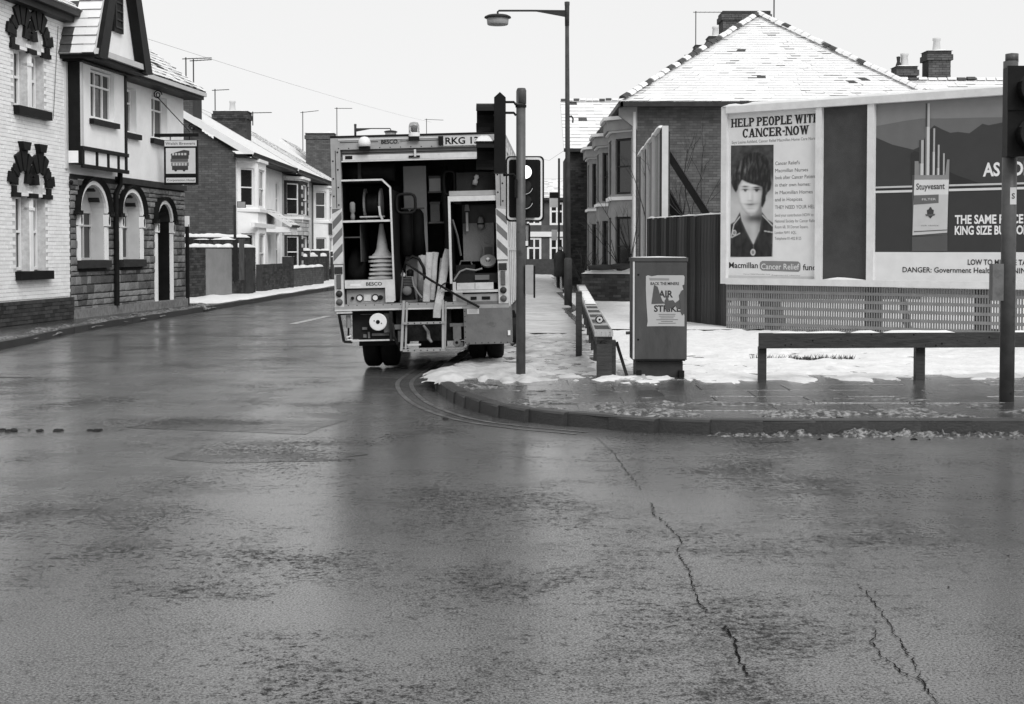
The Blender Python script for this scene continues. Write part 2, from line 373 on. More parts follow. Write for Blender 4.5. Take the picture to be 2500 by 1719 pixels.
def snowcap(par, a, b, wd, h, seed=0, name='snow_cap', step=.12, gap=0.):
    a, b = V(a), V(b); L = (b-a).length; n = max(2, int(L/step)); d = (b-a)/L; s_ = d.cross(V((0,0,1))).normalized(); K = 7; vs = []; hs = []
    for i in range(n+1):
        p = a + (b-a)*i/n; e = min(1, i*.7, (n-i)*.7); hh = h*(.75 + .7*nz(p.x*2.3+seed, p.y*2.3, seed))*(.15+.85*e)
        if gap and nz(p.x*1.7-seed, p.y*1.7, seed+5) > gap: hh = -.01
        hh = max(hh, .004) if hh > 0 else -.01
        hs.append(hh)
        for j in range(K):
            t = math.pi*j/(K-1); ww = wd*(.5 + .05*nz(p.x*4, p.y*4, j+seed))
            vs.append(p - s_*math.cos(t)*ww*(1 + .06*math.sin(t)) + V((0,0,hh*math.sin(t)**.6)))
    fs = [(i*K+j, (i+1)*K+j, (i+1)*K+j+1, i*K+j+1) for i in range(n) for j in range(K-1) if hs[i] > 0 or hs[i+1] > 0]
    fs += [tuple(range(K)), tuple(n*K+j for j in range(K-1,-1,-1))]
    return MB().idx(vs, fs).build(name, 'snowcap', par, smooth=True)
def chimney(par, x0, x1, y0, y1, z0, z1, pots=1, mt='redbrick', seed=0, snow=True, potx=None):
    mb = MB(); mb.box(x0, x1, y0, y1, z0, z1-.3); mb.box(x0-.06, x1+.06, y0-.06, y1+.06, z1-.3, z1-.12); mb.box(x0-.02, x1+.02, y0-.02, y1+.02, z1-.12, z1)
    ch = mb.build('chimney', 'dmortar', par)
    F = frame((x0, y0), (1, 0)); bricks(ch, F, 0, x1-x0, z0, z1-.3, mt=mt, seed=seed, proud=.015)
    F2 = frame((x0-.06, y0-.06), (1, 0)); bricks(ch, F2, 0, x1-x0+.12, z1-.3, z1-.12, mt=mt, seed=seed+1, proud=.015)
    if snow: snowcap(ch, (x0-.06, (y0+y1)/2, z1), (x1+.06, (y0+y1)/2, z1), y1-y0+.1, .07, seed)
    for k in range(pots):
        x = (x0 + (x1-x0)*(k+.5)/pots) if potx is None else potx
        MB().lathe([(.15,0),(.13,.1),(.105,.36),(.13,.4),(.13,.46),(.09,.46),(.08,.3)], (x, (y0+y1)/2, z1-.02), n=12).build('chimney_pot', 'grender' if k % 2 else 'reveal', ch, smooth=True)
    return ch
def aerial(label, base, h, boom, ang, n=6, tilt=0., off=.0):
    x, y, z = base; t = thing('tv_aerial', label, 'aerial', base, 'television aerials on the roofs')
    MB().tube([base, (x, y, z+h)], .022, 6).build('mast', 'wire', t)
    d = V((math.cos(ang), math.sin(ang), tilt)); c = V((x, y, z+h-.05)) + d*off
    MB().tube([c - d*.12, c + d*boom], .016, 5).build('boom', 'wire', t)
    e = MB(); q = V((-math.sin(ang), math.cos(ang), 0))
    for i in range(n):
        p = c + d*boom*i/(n-1); L = .2*(1-.3*i/n); e.tube([p-q*L, p+q*L], .006, 4)
    e.build('element', 'wire', t)
    return t
def sphere(c, r, n=12, sq=(1,1,1)):
    vs = []; k = n//2
    return [(r*math.sin(math.pi*i/k), -r*math.cos(math.pi*i/k)) for i in range(k+1)]
def catmull(p, n=6):
    o = []
    for i in range(len(p)-1):
        a, b, c, d = (V((*p[max(i-1,0)],0)), V((*p[i],0)), V((*p[i+1],0)), V((*p[min(i+2,len(p)-1)],0)))
        for k in range(n):
            t = k/n; q = .5*((2*b) + (c-a)*t + (2*a-5*b+4*c-d)*t*t + (3*b-a-3*c+d)*t**3); o.append((q.x, q.y))
    o.append(p[-1]); return o
# ------------------------------------------------------------------ ground, road, pavements, snow
def structure(o): o['kind'] = 'structure'; return o
structure(MB().face([(-1500,-300,-.07), (1500,-300,-.07), (1500,2500,-.07), (-1500,2500,-.07)]).build('terrain', 'snow', kind='structure'))
road = structure(MB().face([(-70,-25,0), (70,-25,0), (70,150,0), (-70,150,0)]).build('road', 'asphalt', kind='structure'))
RK = catmull([(3.2,140), (1.1,60), (.2,40), (-.45,24), (-.72,20), (-.88,17.8), (-.9,16.4), (-.62,14.6), (-.2,13.35), (.22,12.78), (.62,12.48), (1.05,12.2), (1.9,12.03), (4.3,12), (12,12), (60,12)])
LK = catmull([(-70,17.6), (-13,17.8), (-9.6,18.6), (-8.35,20.4), (-8.1,22.4), (-8.25,26.9), (-7.9,34.3), (-7.2,50.5), (-6.9,55.6), (-6,80), (-3.4,140)])
def flat(name, pts, z, m, **k): return structure(MB().face([(x, y, z) for x, y in pts]).build(name, m, kind='structure'))
def deck(line, corner):
    mb = MB(); mb.face([(x, y, .112) for x, y in line + [corner]]); L = []
    for i, q in enumerate(line):
        a = V((*line[max(i-1,0)],0)); b = V((*line[min(i+1,len(line)-1)],0)); t = (b-a).normalized(); sg = 1 if (V((*corner,0))-a).dot(V((-t.y,t.x,0))) > 0 else -1
        L.append(V((*q,0)) + V((-t.y,t.x,0))*sg*.03)
    for a, b in zip(L, L[1:]): mb.face([(a.x,a.y,-.02), (b.x,b.y,-.02), (b.x,b.y,.111), (a.x,a.y,.111)])
    return structure(mb.build('pavement', 'pave', kind='structure'))
pr = deck(RK, (60,140)); pl = deck(LK, (-70,140))
def kerbs(line, par, inside, lo, hi, z=.122, seed=0, L=.9):
    mb = MB(); mb.idx([(-L/2,-.005,-.02),(L/2,-.005,-.02),(L/2,.14,-.02),(-L/2,.14,-.02),(-L/2,.0,z-.018),(L/2,.0,z-.018),(-L/2,.018,z),(L/2,.018,z),(L/2,.14,z),(-L/2,.14,z)],
        [(0,1,5,4),(4,5,7,6),(6,7,8,9),(1,2,8,7,5),(3,0,4,6,9),(2,3,9,8)])
    me = mb.mesh('kerb_stone', 'kerb'); rnd = random.Random(seed)
    P = [V((x, y, 0)) for x, y in line]; acc = 0; nxt = 0
    for a, b in zip(P, P[1:]):
        d = b - a; l = d.length
        if l < 1e-6: continue
        d = d / l
        while nxt < acc + l:
            p = a + d*(nxt - acc); nxt += L-.006
            if not (lo[0] < p.x < hi[0] and lo[1] < p.y < hi[1]): continue
            o = bpy.data.objects.new('kerb_stone', me); C.objects.link(o); attach(o, par)
            e = d if inside > 0 else -d
            o.matrix_basis = Matrix.Translation(p + d*L/2 + V((0,0,rnd.uniform(-.006,.004)))) @ Matrix.Rotation(math.atan2(e.y, e.x) + rnd.uniform(-.006,.006), 4, 'Z')
        acc += l
kerbs(RK, pr, 1, (-3,11), (10,26), L=.45); kerbs(LK, pl, -1, (-10,18), (0,62), seed=3)
# paving slabs of the corner
rnd = random.Random(5)
sm = [MB().hexa([(-.445,-.295,0), (.445,-.295,0), (.445,.295,0), (-.445,.295,0), (-.44,-.29,.012), (.44,-.29,.012), (.44,.29,.012+k*.002), (-.44,.29,.012)]).mesh('paving_slab', 'slab') for k in range(3)]
def kx(y):                       # inner kerb line: smallest y allowed at x
    return None
def inside(x, y):
    best = 9
    for (ax, ay), (bx, by) in zip(RK[40:], RK[41:]):
        dx, dy = bx-ax, by-ay; t = max(0, min(1, ((x-ax)*dx+(y-ay)*dy)/(dx*dx+dy*dy+1e-9))); q = math.hypot(x-ax-dx*t, y-ay-dy*t)
        if q < abs(best): best = q if dx*(y-ay)-dy*(x-ax) > 0 else -q
    return best
for r_ in range(9):
    y = 12.45 + r_*.6
    for c in range(14):
        x = -1.2 + (.45 if r_ % 2 else 0) + c*.9
        if min(inside(x+i*.46, y+j*.31) for i in (-1,1) for j in (-1,1)) < .13 or y > 16.3: continue
        o = bpy.data.objects.new('paving_slab', sm[rnd.randrange(3)]); C.objects.link(o); attach(o, pr)
        o.matrix_basis = Matrix.Translation((x, y, .108 + rnd.uniform(-.003,.004))) @ Matrix.Rotation(rnd.uniform(-.008,.008), 4, 'Z') @ Matrix.Rotation(rnd.uniform(-.006,.006), 4, 'X') @ Matrix.Rotation(rnd.uniform(-.004,.004), 4, 'Y')

def field(name, x0, x1, y0, y1, res, fun, m, base, label=None):
    nx, ny = int((x1-x0)/res), int((y1-y0)/res); vs = []; hs = []
    for j in range(ny+1):
        for i in range(nx+1):
            x, y = x0+(x1-x0)*i/nx, y0+(y1-y0)*j/ny; h = fun(x, y); hs.append(h); vs.append((x, y, base+h))
    fs = []
    for j in range(ny):
        for i in range(nx):
            q = (j*(nx+1)+i, j*(nx+1)+i+1, (j+1)*(nx+1)+i+1, (j+1)*(nx+1)+i)
            if max(hs[k] for k in q) > 0: fs.append(q)
    return MB().idx(vs, fs).build(name, m, smooth=True, kind='stuff')
frnd = random.Random(31)
def prints(n, x0, x1, y0, y1): return [(frnd.uniform(x0,x1), frnd.uniform(y0,y1), frnd.uniform(-.5,.5)) for _ in range(n)]
PR = prints(70, 1.2, 6.5, 15.6, 20.5); PT = prints(260, -.6, 1.2, 15.6, 23.5)
def pits(P_, x, y):
    d = 0
    for a, b, t in P_:
        if abs(x-a) < .2 and abs(y-b) < .25:
            u = (x-a)*math.cos(t)+(y-b)*math.sin(t); v = -(x-a)*math.sin(t)+(y-b)*math.cos(t); q = (u/.075)**2+(v/.16)**2
            if q < 1.8: d = max(d, 1-max(0,q-.5)/1.3)
    return d
rail_x = lambda y: .95 + .036*(y-16)
def snow_r(x, y):
    f = 15.45 + .5*nz(x*.7, 3.1) + .5*nz(x*3, 9.2) + .3*nz(x*9, 5.2); d = min(y - f, (x - rail_x(y) + .12 + .1*nz(y*1.3, 4.4))*2)
    g = 1 if not (2.9 < x < 4.7 and 18.6 < y < 19.0) else .2
    return (-.018 + .045*min(1, max(-1, d/.5)))*g + .03*nz(x*2.2, y*2.2, 1.) + .018*nz(x*7, y*7, 2.) - (.04*pits(PR, x, y) if y < 21 else 0)
field('snow', .7, 12, 14.6, 25, .07, snow_r, 'snow', .112)
field('snow', 1.2, 16, 25, 46, .25, lambda x, y: (.045 if x > rail_x(min(y,38))-.1 else -.1) + .02*nz(x*1.4, y*1.4), 'snow', .112)
def snow_t(x, y):
    f = 15.25 + .45*nz(x*.9, 7.7) + .5*nz(x*3.4, 2.2) + .3*nz(x*10, 1.2); k = -.78 + .012*max(0, y-18)**1.2 + .12*nz(y*1.2, 6.6) - (.25 if y < 16.8 else 0)
    d = min(y - f, (x - k)*1.5); r_ = .022*nz(x*4, y*2.2, 8.) + .014*nz(x*11, y*8, 3.)
    return -.026 + .05*min(1, max(-1, d/.35)) + r_ + (.045 if y < 17.3 and x < .3 else 0)*max(0, min(1, d*2)) - .03*pits(PT, x, y)
field('trodden_snow', -1.2, 1.5, 14.6, 24, .05, snow_t, 'trod', .112)
field('trodden_snow', -.6, 3.2, 24, 80, .25, lambda x, y: (.03 if -.35+.018*(y-24) < x < 1.2+.02*(y-24) else -.1) + .02*nz(x*2, y*1.2, 5.), 'trod', .112)
def slush_g(x, y):               # ploughed slush lying against the kerb
    e = min(1, max(0, (x-1.35)/.8)); c = 1 - abs(y - (11.95+.05*nz(x*1.1, 1.)))/.17
    return -.03 + (.075*max(0, c)**.7 * (.55+.9*nz(x*2.4, y*3, 1.5)) + .055*abs(nz(x*13, y*13, 4.)) + .02*nz(x*30, y*30, 2.))*e
field('slush', 1.3, 9, 11.65, 12.16, .03, slush_g, 'slush', .0)
def slush_p(x, y):
    d = inside(x, y)
    if d < .1: return -.012
    return -.016 - .03*max(0, (.22-d)/.12) + (.07*max(0, nz(x*1.3, y*2.6, 11.) + .06 + .12*(x > 1.2) + .12*(x > 3.5)) * max(0, 1 - d/(2.6 if x > 0 else 1.6))) + .015*nz(x*3.2, y*12, 5.)
field('slush', -.8, 8, 12, 15.2, .05, slush_p, 'slush', .118)
def slush_l(x, y):
    k = min(LK[20:], key=lambda p: abs(p[1]-y))[0] if y > 21 else -8.1; d = x - k
    return -.04 + (.085 if -.28 < d < .1 else 0)*(.8+.9*nz(x*2, y*1.6, 2.)) + .015*nz(x*7, y*7)
field('slush', -8.8, -7.2, 21, 37, .07, slush_l, 'slush', .10)
def snow_l(x, y):
    k = min(LK[20:], key=lambda p: abs(p[1]-y))[0]
    if x > k - .12: return -.05
    return -.02 + .07*min(1, max(-.4, (y - 37.6 + .5*nz(x*1.3, y))/2)) + .03*nz(x*1.5, y*1.5, 4.)
field('snow', -12, -5.2, 35, 95, .22, snow_l, 'snow', .112)
def heap(x, y): return -.02 + .13*max(0, 1 - math.hypot(x+8.8, (y-42)*.5)/.8) + .03*nz(x*4, y*4)
field('snow', -9.8, -7.9, 39.5, 45, .1, heap, 'snow', .112)
def gap_snow(x, y): return -.03 + .1*max(0, 1-abs(x+.62-.03*(y-20))/.22)*(.4+1.2*nz(x*3, y*2)) + .02*nz(x*8, y*8)
field('slush', -1.1, -.1, 18.2, 24, .05, gap_snow, 'slush', .06)

# marks, patches, cracks of the road
def sheet(name, pts, z, m, par=road): return MB().face([(x, y, z) for x, y in pts]).build(name, m, par)
sheet('centre_line', [(-4.68,29.7), (-4.5,29.7), (-4.22,33.3), (-4.38,33.3)], .004, 'mark')
sheet('centre_line', [(-3.6,40), (-3.5,40), (-3.2,45), (-3.3,45)], .004, 'mark')
sheet('stop_line', [(-9.5,17.4), (-5.9,17.3), (-5.9,17.42), (-9.5,17.55)], .004, 'worn')
def offs(line, d, lo, hi, wd, m, z):
    mb = MB(); P = line[lo:hi]
    L = []
    for i, p in enumerate(P):
        a = V((*P[max(i-1,0)],0)); b = V((*P[min(i+1,len(P)-1)],0)); t = (b-a).normalized(); n = V((t.y,-t.x,0)); L.append((V((*p,z)) - n*-d, V((*p,z)) - n*-(d+wd)))
    for (a, b), (c, e) in zip(L, L[1:]): mb.face([a, b, e, c])
    return mb.build('yellow_line', m, road)
offs(RK, .24, 24, 64, .05, 'worn', .004); offs(RK, .40, 24, 64, .05, 'worn', .004)
rnd = random.Random(11)
def blob(name, cx, cy, rx, ry, m, z, n=26, j=.2, par=road):
    return sheet(name, [(cx+rx*math.cos(t)*(1+rnd.uniform(-j,j)), cy+ry*math.sin(t)*(1+rnd.uniform(-j,j))) for t in [2*math.pi*k/n for k in range(n)]], z, m, par)
sheet('repair_patch', [(-3.4,12.45), (-2.9,12.3), (-2.3,12.16), (-1.75,11.98), (-1.68,12.4), (-1.5,13.0), (-2.2,13.07), (-2.8,13.02), (-3.2,13.1), (-3.28,12.8)], .002, 'patch'); blob('repair_patch', -1.9, 10.75, .75, .35, 'patch', .002, j=.12)
blob('repair_patch', 2.05, 11.55, .2, .08, 'patch', .002)
def crack(pts, wd, seed):
    r2 = random.Random(seed); mb = MB(); L = []
    for a, b in zip(pts, pts[1:]):
        n = max(3, int(math.hypot(b[0]-a[0], b[1]-a[1])/.025))
        for k in range(n): L.append((a[0]+(b[0]-a[0])*k/n + r2.uniform(-.011,.011), a[1]+(b[1]-a[1])*k/n + r2.uniform(-.012,.012)))
    for (p, q) in zip(L, L[1:]):
        w_ = wd*r2.uniform(.25,1.1); d = V((q[0]-p[0], q[1]-p[1], 0)).normalized(); n = V((-d.y, d.x, 0))*w_/2
        a = V((*p,.005)); b = V((*q,.005)); mb.face([a-n-d*.006, b-n*.8, b+n*.8, a+n-d*.006])
    return mb.build('road_crack', 'crack', road)
crack([(.86,8.72), (.84,8.35), (.88,8.05), (.91,7.6), (.85,7.3), (.87,6.9), (.83,6.4), (.84,6.05)], .008, 1)
crack([(.88,5.85), (.89,5.6), (.86,5.35), (.87,5.15)], .013, 2)
crack([(1.62,6.6), (1.6,6.2), (1.56,5.75), (1.53,5.4), (1.48,5.05), (1.47,4.8)], .007, 3)
crack([(1.5,5.8), (1.43,5.62), (1.42,5.42), (1.45,5.2), (1.5,5.08)], .008, 4)
crack([(.95,6.3), (1.15,6.42)], .006, 5); crack([(.7,11.8), (.78,10.9), (.8,10.2), (.84,9.2)], .006, 6)
deb = MB()
for cx, n, sx in ((-4.2,9,.16), (-3.9,5,.05), (-4.45,4,.06), (-3.6,4,.05), (-.62,2,.02)):
    for k in range(n):
        x, y = cx+rnd.uniform(-sx,sx), (12.22 if cx < -1 else 13.0)+rnd.uniform(-.05,.05); r_ = rnd.uniform(.012,.035)
        deb.lathe([(0,0),(r_,.004),(r_*.8,r_*.5),(0,r_*.7)], (x, y, .001), n=7)
for k in range(60):
    x, y = rnd.uniform(-3,4), rnd.uniform(5.2,11.5); r_ = rnd.uniform(.003,.008); deb.lathe([(0,0),(r_,.002),(0,r_)], (x, y, .001), n=5)
deb.build('road_debris', 'rubble', kind='stuff')
# far hill with scattered woods, haze put in by paling their colours
mb = MB(); nx, ny = 60, 16; vs = []
for j in range(ny+1):
    for i in range(nx+1):
        x = -400 + 900*i/nx; y = 450 + 700*j/ny; h = 46*math.sin(math.pi*min(1, j/10)/2)*(.75+.35*nz(x*.004, y*.004)); vs.append((x, y, h-3))
mb.idx(vs, [(j*(nx+1)+i, j*(nx+1)+i+1, (j+1)*(nx+1)+i+1, (j+1)*(nx+1)+i) for j in range(ny) for i in range(nx)]).build('hill', 'hill', smooth=True, kind='structure')
mb = MB()
for k in range(900):
    x = rnd.uniform(-60,160); j = rnd.uniform(2,9); y = 450+700*j/ny
    if nz(x*.03, y*.03) < .42: continue
    h = 46*math.sin(math.pi*min(1, j/10)/2)*(.75+.35*nz(x*.004, y*.004)) - 3.2; r_ = rnd.uniform(1,2.2)
    mb.lathe([(0,0),(r_,r_*.4),(r_*.8,r_*1.2),(0,r_*1.9)], (x, y, h), n=6)
mb.build('woodland', 'woodland', kind='stuff')
#PART3
# ------------------------------------------------------------------ left side: white brick building and the public house
F = frame((-9.2, 29.6), (.105, .9945))
def swin(par, s0, s1, z0, z1): return window(par, F, s0, s1, z0, z1, o=-.2, rows=(.52,), t=.06)
wb = thing('white_building', 'white painted brick building with black stepped arches over paired sash windows', 'building', (-9.6, 26.5, .11))
LW = [(-2.46,-1.9), (-1.74,-1.18)]
holes = [(a, b, z0, z1) for z0, z1 in ((4.3,5.42), (1.14,2.62)) for a, b in LW]
mb = MB(); holed(mb, F, -8, 0, .1, 6.5, holes, .22); mb.face([F(0,0,.1), F(0,-8,.1), F(0,-8,6.5), F(0,0,6.5)]); mb.face([F(-8,0,.1), F(-8,-8,.1), F(-8,-8,6.5), F(-8,0,6.5)])
mb.build('wall', 'pmortar', wb)
def arch_hole(s, z, zs, rad, c):     # inside a stilted arch?
    return abs(s-c) < rad and (zs - .01 < z < zs+.17 or math.hypot(s-c, z-zs-.17) < rad)
skip = lambda s, z: not any(arch_hole(s, z, zs, .3, (a+b)/2) for zs in (5.42, 2.62) for a, b in LW)
# painted bricks: the nearest 300 one by one, the others as one mesh
bm_ = [MB().hexa([(0,0,0),(1,0,0),(1,1,0),(0,1,0),(0,0,1),(1,0,1),(1,1-k*.1,1),(0,1,1-k*.02)]).mesh('brick', 'pbrick') for k in range(3)]
cand = []; z = .6; k = 0
while z < 6.2:
    s = -7.0 - (.1125 if k % 2 else 0)
    while s < -.01:
        a, b = s, min(s+.215, 0); s += .225; mid = (a+b)/2
        if b-a < .04 or any(h[0]-.02 < b and a < h[1]+.02 and h[2]-.02 < z+.03 < h[3]+.02 for h in holes) or not skip(mid, z+.03): continue
        cand.append((a, b, z))
    z += .075; k += 1
rnd = random.Random(2)
order = sorted(range(len(cand)), key=lambda i: (100 if cand[i][0] < -3.25 else 0) + V((F(cand[i][0]).x, F(cand[i][0]).y, cand[i][2]-1.57)).length)
rot = Matrix((( F.d.x, F.n.x, 0, 0), (F.d.y, F.n.y, 0, 0), (0, 0, 1, 0), (0, 0, 0, 1)))
rest = MB()
for q, i in enumerate(order):
    a, b, z = cand[i]; o_ = rnd.uniform(.005,.012)
    if q < 300:
        o = bpy.data.objects.new('brick', bm_[rnd.randrange(3)]); C.objects.link(o); attach(o, wb)
        o.matrix_basis = Matrix.Translation(F(a, -.02, z)) @ rot @ Matrix.Diagonal((b-a, o_+.02, .066, 1))
    else: rest.fbox(F, a, b, -.02, o_, z, z+.066)
rest.build('brick_courses', 'pbrick', wb, kind='stuff')
# dark plinth
mb = MB(); mb.fbox(F, -8, .04, 0, .06, .05, .57); pz = mb.build('plinth', 'dmortar', wb)
F6 = frame((F(0,.06).x, F(0,.06).y), F.d); bricks(pz, F6, -8, .04, .13, .58, mt='darkbrick', proud=.012)
for zi, (zs, zb) in enumerate(((5.42, 4.3), (2.62, 1.14))):
    for a, b in LW:
        swin(wb, a+.02, b-.02, zb+.02, zs-.02); c = (a+b)/2; rad = .28
        # recessed head of the arch
        arc = [F(c+rad*math.cos(t), -.13, zs+.17+rad*math.sin(t)) for t in [math.pi*k/14 for k in range(15)]]
        mb = MB(); mb.face([F(c+rad,-.13,zs+.02), *arc, F(c-rad,-.13,zs+.02)])
        prof = [(c+rad, zs)] + [(c+rad*math.cos(math.pi*k/14), zs+.17+rad*math.sin(math.pi*k/14)) for k in range(15)] + [(c-rad, zs)]
        for p, q in zip(prof, prof[1:]): mb.face([F(p[0],.012,p[1]), F(q[0],.012,q[1]), F(q[0],-.13,q[1]), F(p[0],-.13,p[1])])
        mb.build('arch_head', 'reveal', wb)
        MB().fbox(F, a-.02, b+.02, -.15, .03, zs-.03, zs+.03).build('transom', 'white', wb)
        # stepped voussoirs
        for k in range(7):
            t0, t1 = math.pi*(k+.12)/7, math.pi*(k+.82)/7; ro = rad + (.27 if k % 2 else .38); ri = rad+.005
            if k == 3: ro = rad+.56
            w0 = 0 if k != 3 else .05
            P = [(ri,t0), (ri,t1), (ro,t1+w0), (ro,t0-w0)]
            MB().prism([F(c+r_*math.cos(t), .0, zs+.17+r_*math.sin(t)) for r_, t in P], F.n*.06).build('voussoir', 'black', wb)
        MB().prism([F(c+x, 0, zs+.17+rad+y) for x, y in ((-.12,.4), (.12,.4), (.19,.56), (-.19,.56))], F.n*.12).build('keystone', 'black', wb)
    lo, hi = LW[0][0], LW[1][1]
    for s0, s1 in ((lo-.2, lo-.04), (hi+.04, hi+.22)):
        for k in range(3): MB().fbox(F, s0-(.06 if k == 1 else 0), s1+(.07 if k == 1 else 0), 0, .05, zs+.0+k*.17, zs+.155+k*.17).build('quoin_block', 'black', wb)
    for s0, s1 in ((lo-.22, lo+.1), (LW[0][1]-.06, LW[1][0]+.14), (hi-.16, hi+.24)): MB().fbox(F, s0, s1, 0, .07, zs-.06, zs+.03).build('impost', 'black', wb)
    MB().fbox(F, lo-.07, hi+.12, -.2, .13, zb-.17, zb-.0).build('sill', 'black', wb)
    MB().fbox(F, LW[0][1]+.02, LW[1][0]-.02, -.1, .03, zb, zs-.06).build('mullion', 'white', wb)
    MB().fbox(F, LW[0][1]+.0, LW[1][0]+.0, -.1, .05, zs-.3, zs-.24).build('capital', 'white', wb)
MB().fbox(F, -8, .18, -.3, .22, 6.22, 6.34).build('soffit', 'dgrey', wb); mb = MB(); mb.fbox(F, -8, .2, .2, .34, 6.34, 6.44); mb.build('gutter', 'dgrey', wb)
roof(wb, F(-8,.36,6.46), F(.2,.36,6.46), F(.2,-4,9.6), F(-8,-4,9.6), dk=.05)
MB().tube([F(-.52,.03,6.1), F(-.8,.03,4.2)], .006, 5).build('cable', 'wire', wb); MB().tube([F(-.06,.07,5.35), F(-.06,.07,3.6)], .035, 8).build('downpipe', 'black', wb)
MB().lathe(sphere(0,.05), F(-.08,.08,2.95), n=8).build('bell', 'black', wb, smooth=True)

pub = thing('public_house', 'stone fronted corner inn with jettied white upper storey and steep dark gable', 'building', (-8.8, 33, .11))
W1, W2, DR = (.45,1.85), (2.78,4.0), (5.05,6.05); SP, SILL = 2.35, 1.33
EN = 7.15
aw = [(W1, SILL, SP), (W2, SILL, SP), (DR, .12, 2.25)]
hl = [(a[0], a[1], z0, zs+(a[1]-a[0])/2) for a, z0, zs in aw]
mb = MB(); holed(mb, F, 0, EN, .05, 3.14, hl, .34); mb.face([F(EN,0,.05), F(EN,-9,.05), F(EN,-9,3.14), F(EN,0,3.14)]); mb.build('wall', 'smortar', pub)
mb = MB(); H2 = [(3.1,3.85,4.25,5.3), (4.85,5.95,4.25,5.3)]
holed(mb, F, 0, EN, 3.14, 5.6, H2, .2); mb.face([F(EN,0,3.14), F(EN,-9,3.14), F(EN,-9,5.6), F(EN,0,5.6)]); mb.build('upper_wall', 'render', pub)
for (a, z0, zs) in aw:
    c = (a[0]+a[1])/2; rad = (a[1]-a[0])/2; T = [math.pi*k/16 for k in range(17)]
    e = lambda r_, t, o: F(c+r_*math.cos(t), o, zs+r_*.86*math.sin(t))
    mb = MB()
    for t, u in zip(T, T[1:]): mb.face([e(rad-.005,t,-.34), e(rad-.005,u,-.34), e(rad-.005,u,.012), e(rad-.005,t,.012)])     # soffit of the arch
    top = zs + rad
    L = [e(rad,t,-.002) for t in T]; mb.face([F(a[1],-.002,zs), *L[:9], F(c,-.002,top), F(a[1],-.002,top)]); mb.face([F(c,-.002,top), *L[8:], F(a[0],-.002,top)])
    mb.build('arch_soffit', 'reveal' if a is not DR else 'dgrey', pub)
    mb = MB()
    for i, (t, u) in enumerate(zip(T, T[1:])): mb.hexa([e(rad,t,0), e(rad,u,0), e(rad,u,.07), e(rad,t,.07), e(rad+.1,t,0), e(rad+.1,u,0), e(rad+.1,u,.07), e(rad+.1,t,.07)])
    mb.build('arch_moulding', 'white', pub)
    mb = MB()
    for t, u in zip(T, T[1:]): mb.hexa([e(rad+.105,t,0), e(rad+.105,u,0), e(rad+.105,u,.1), e(rad+.105,t,.1), e(rad+.2,t,0), e(rad+.2,u,0), e(rad+.2,u,.15), e(rad+.2,t,.15)])
    for sg in (-1, 1): x = c+sg*(rad+.17); mb.fbox(F, x-.12, x+.12, 0, .14, zs-.06, zs+.03)
    mb.build('hood_mould', 'black', pub)
    for sg in (-1, 1):
        x = c+sg*(rad+.05); MB().fbox(F, x-.05, x+.05, -.01, .06, z0, zs-.3).build('jamb', 'white', pub)
        MB().fbox(F, x-.06, x+.07, -.01, .1, zs-.28, zs-.02).build('bracket', 'white', pub); MB().disc(F(x, .104, zs-.16), .1, F.n, 12, rx=.4).build('bracket_shield', 'black', pub)
        MB().fbox(F, c+sg*(rad-.012)-.01, c+sg*(rad-.012)+.01, -.33, -.01, z0, zs).build('reveal', 'reveal' if a is not DR else 'black', pub)
    for k in range(5):
        t = math.pi*(k+1)/6; MB().hexa([e(rad-.05,t-.06,-.3), e(rad-.05,t+.06,-.3), e(rad-.05,t+.06,-.06), e(rad-.05,t-.06,-.06), e(rad-.006,t-.1,-.3), e(rad-.006,t+.1,-.3), e(rad-.006,t+.1,-.06), e(rad-.006,t-.1,-.06)]).build('coffer', 'dgrey', pub)
    if a is not DR:
        window(pub, F, a[0]+.03, a[1]-.03, z0, zs+.05, o=-.32, cols=3, rows=(.7,), fm='reveal', curtain=True); MB().fbox(F, a[0]-.1, a[1]+.1, -.02, .13, z0-.17, z0-.01).build('sill', 'dgrey', pub)
        MB().face([e(rad,t,-.3) for t in T]).build('tympanum', 'reveal', pub)
    else:
        d = MB().fbox(F, a[0]+.03, a[1]-.03, -.4, -.34, .3, 2.15).build('door', 'black', pub); MB().fbox(F, a[0], a[1], -.34, .12, .11, .28).build('door_step', 'stone', pub)
        MB().face([e(rad,t,-.3) for t in T]).build('tympanum', 'reveal', pub)
        MB().fbox(F, a[0]+.03, a[1]-.03, -.36, -.3, 2.15, 2.26).build('door_head', 'white', pub)
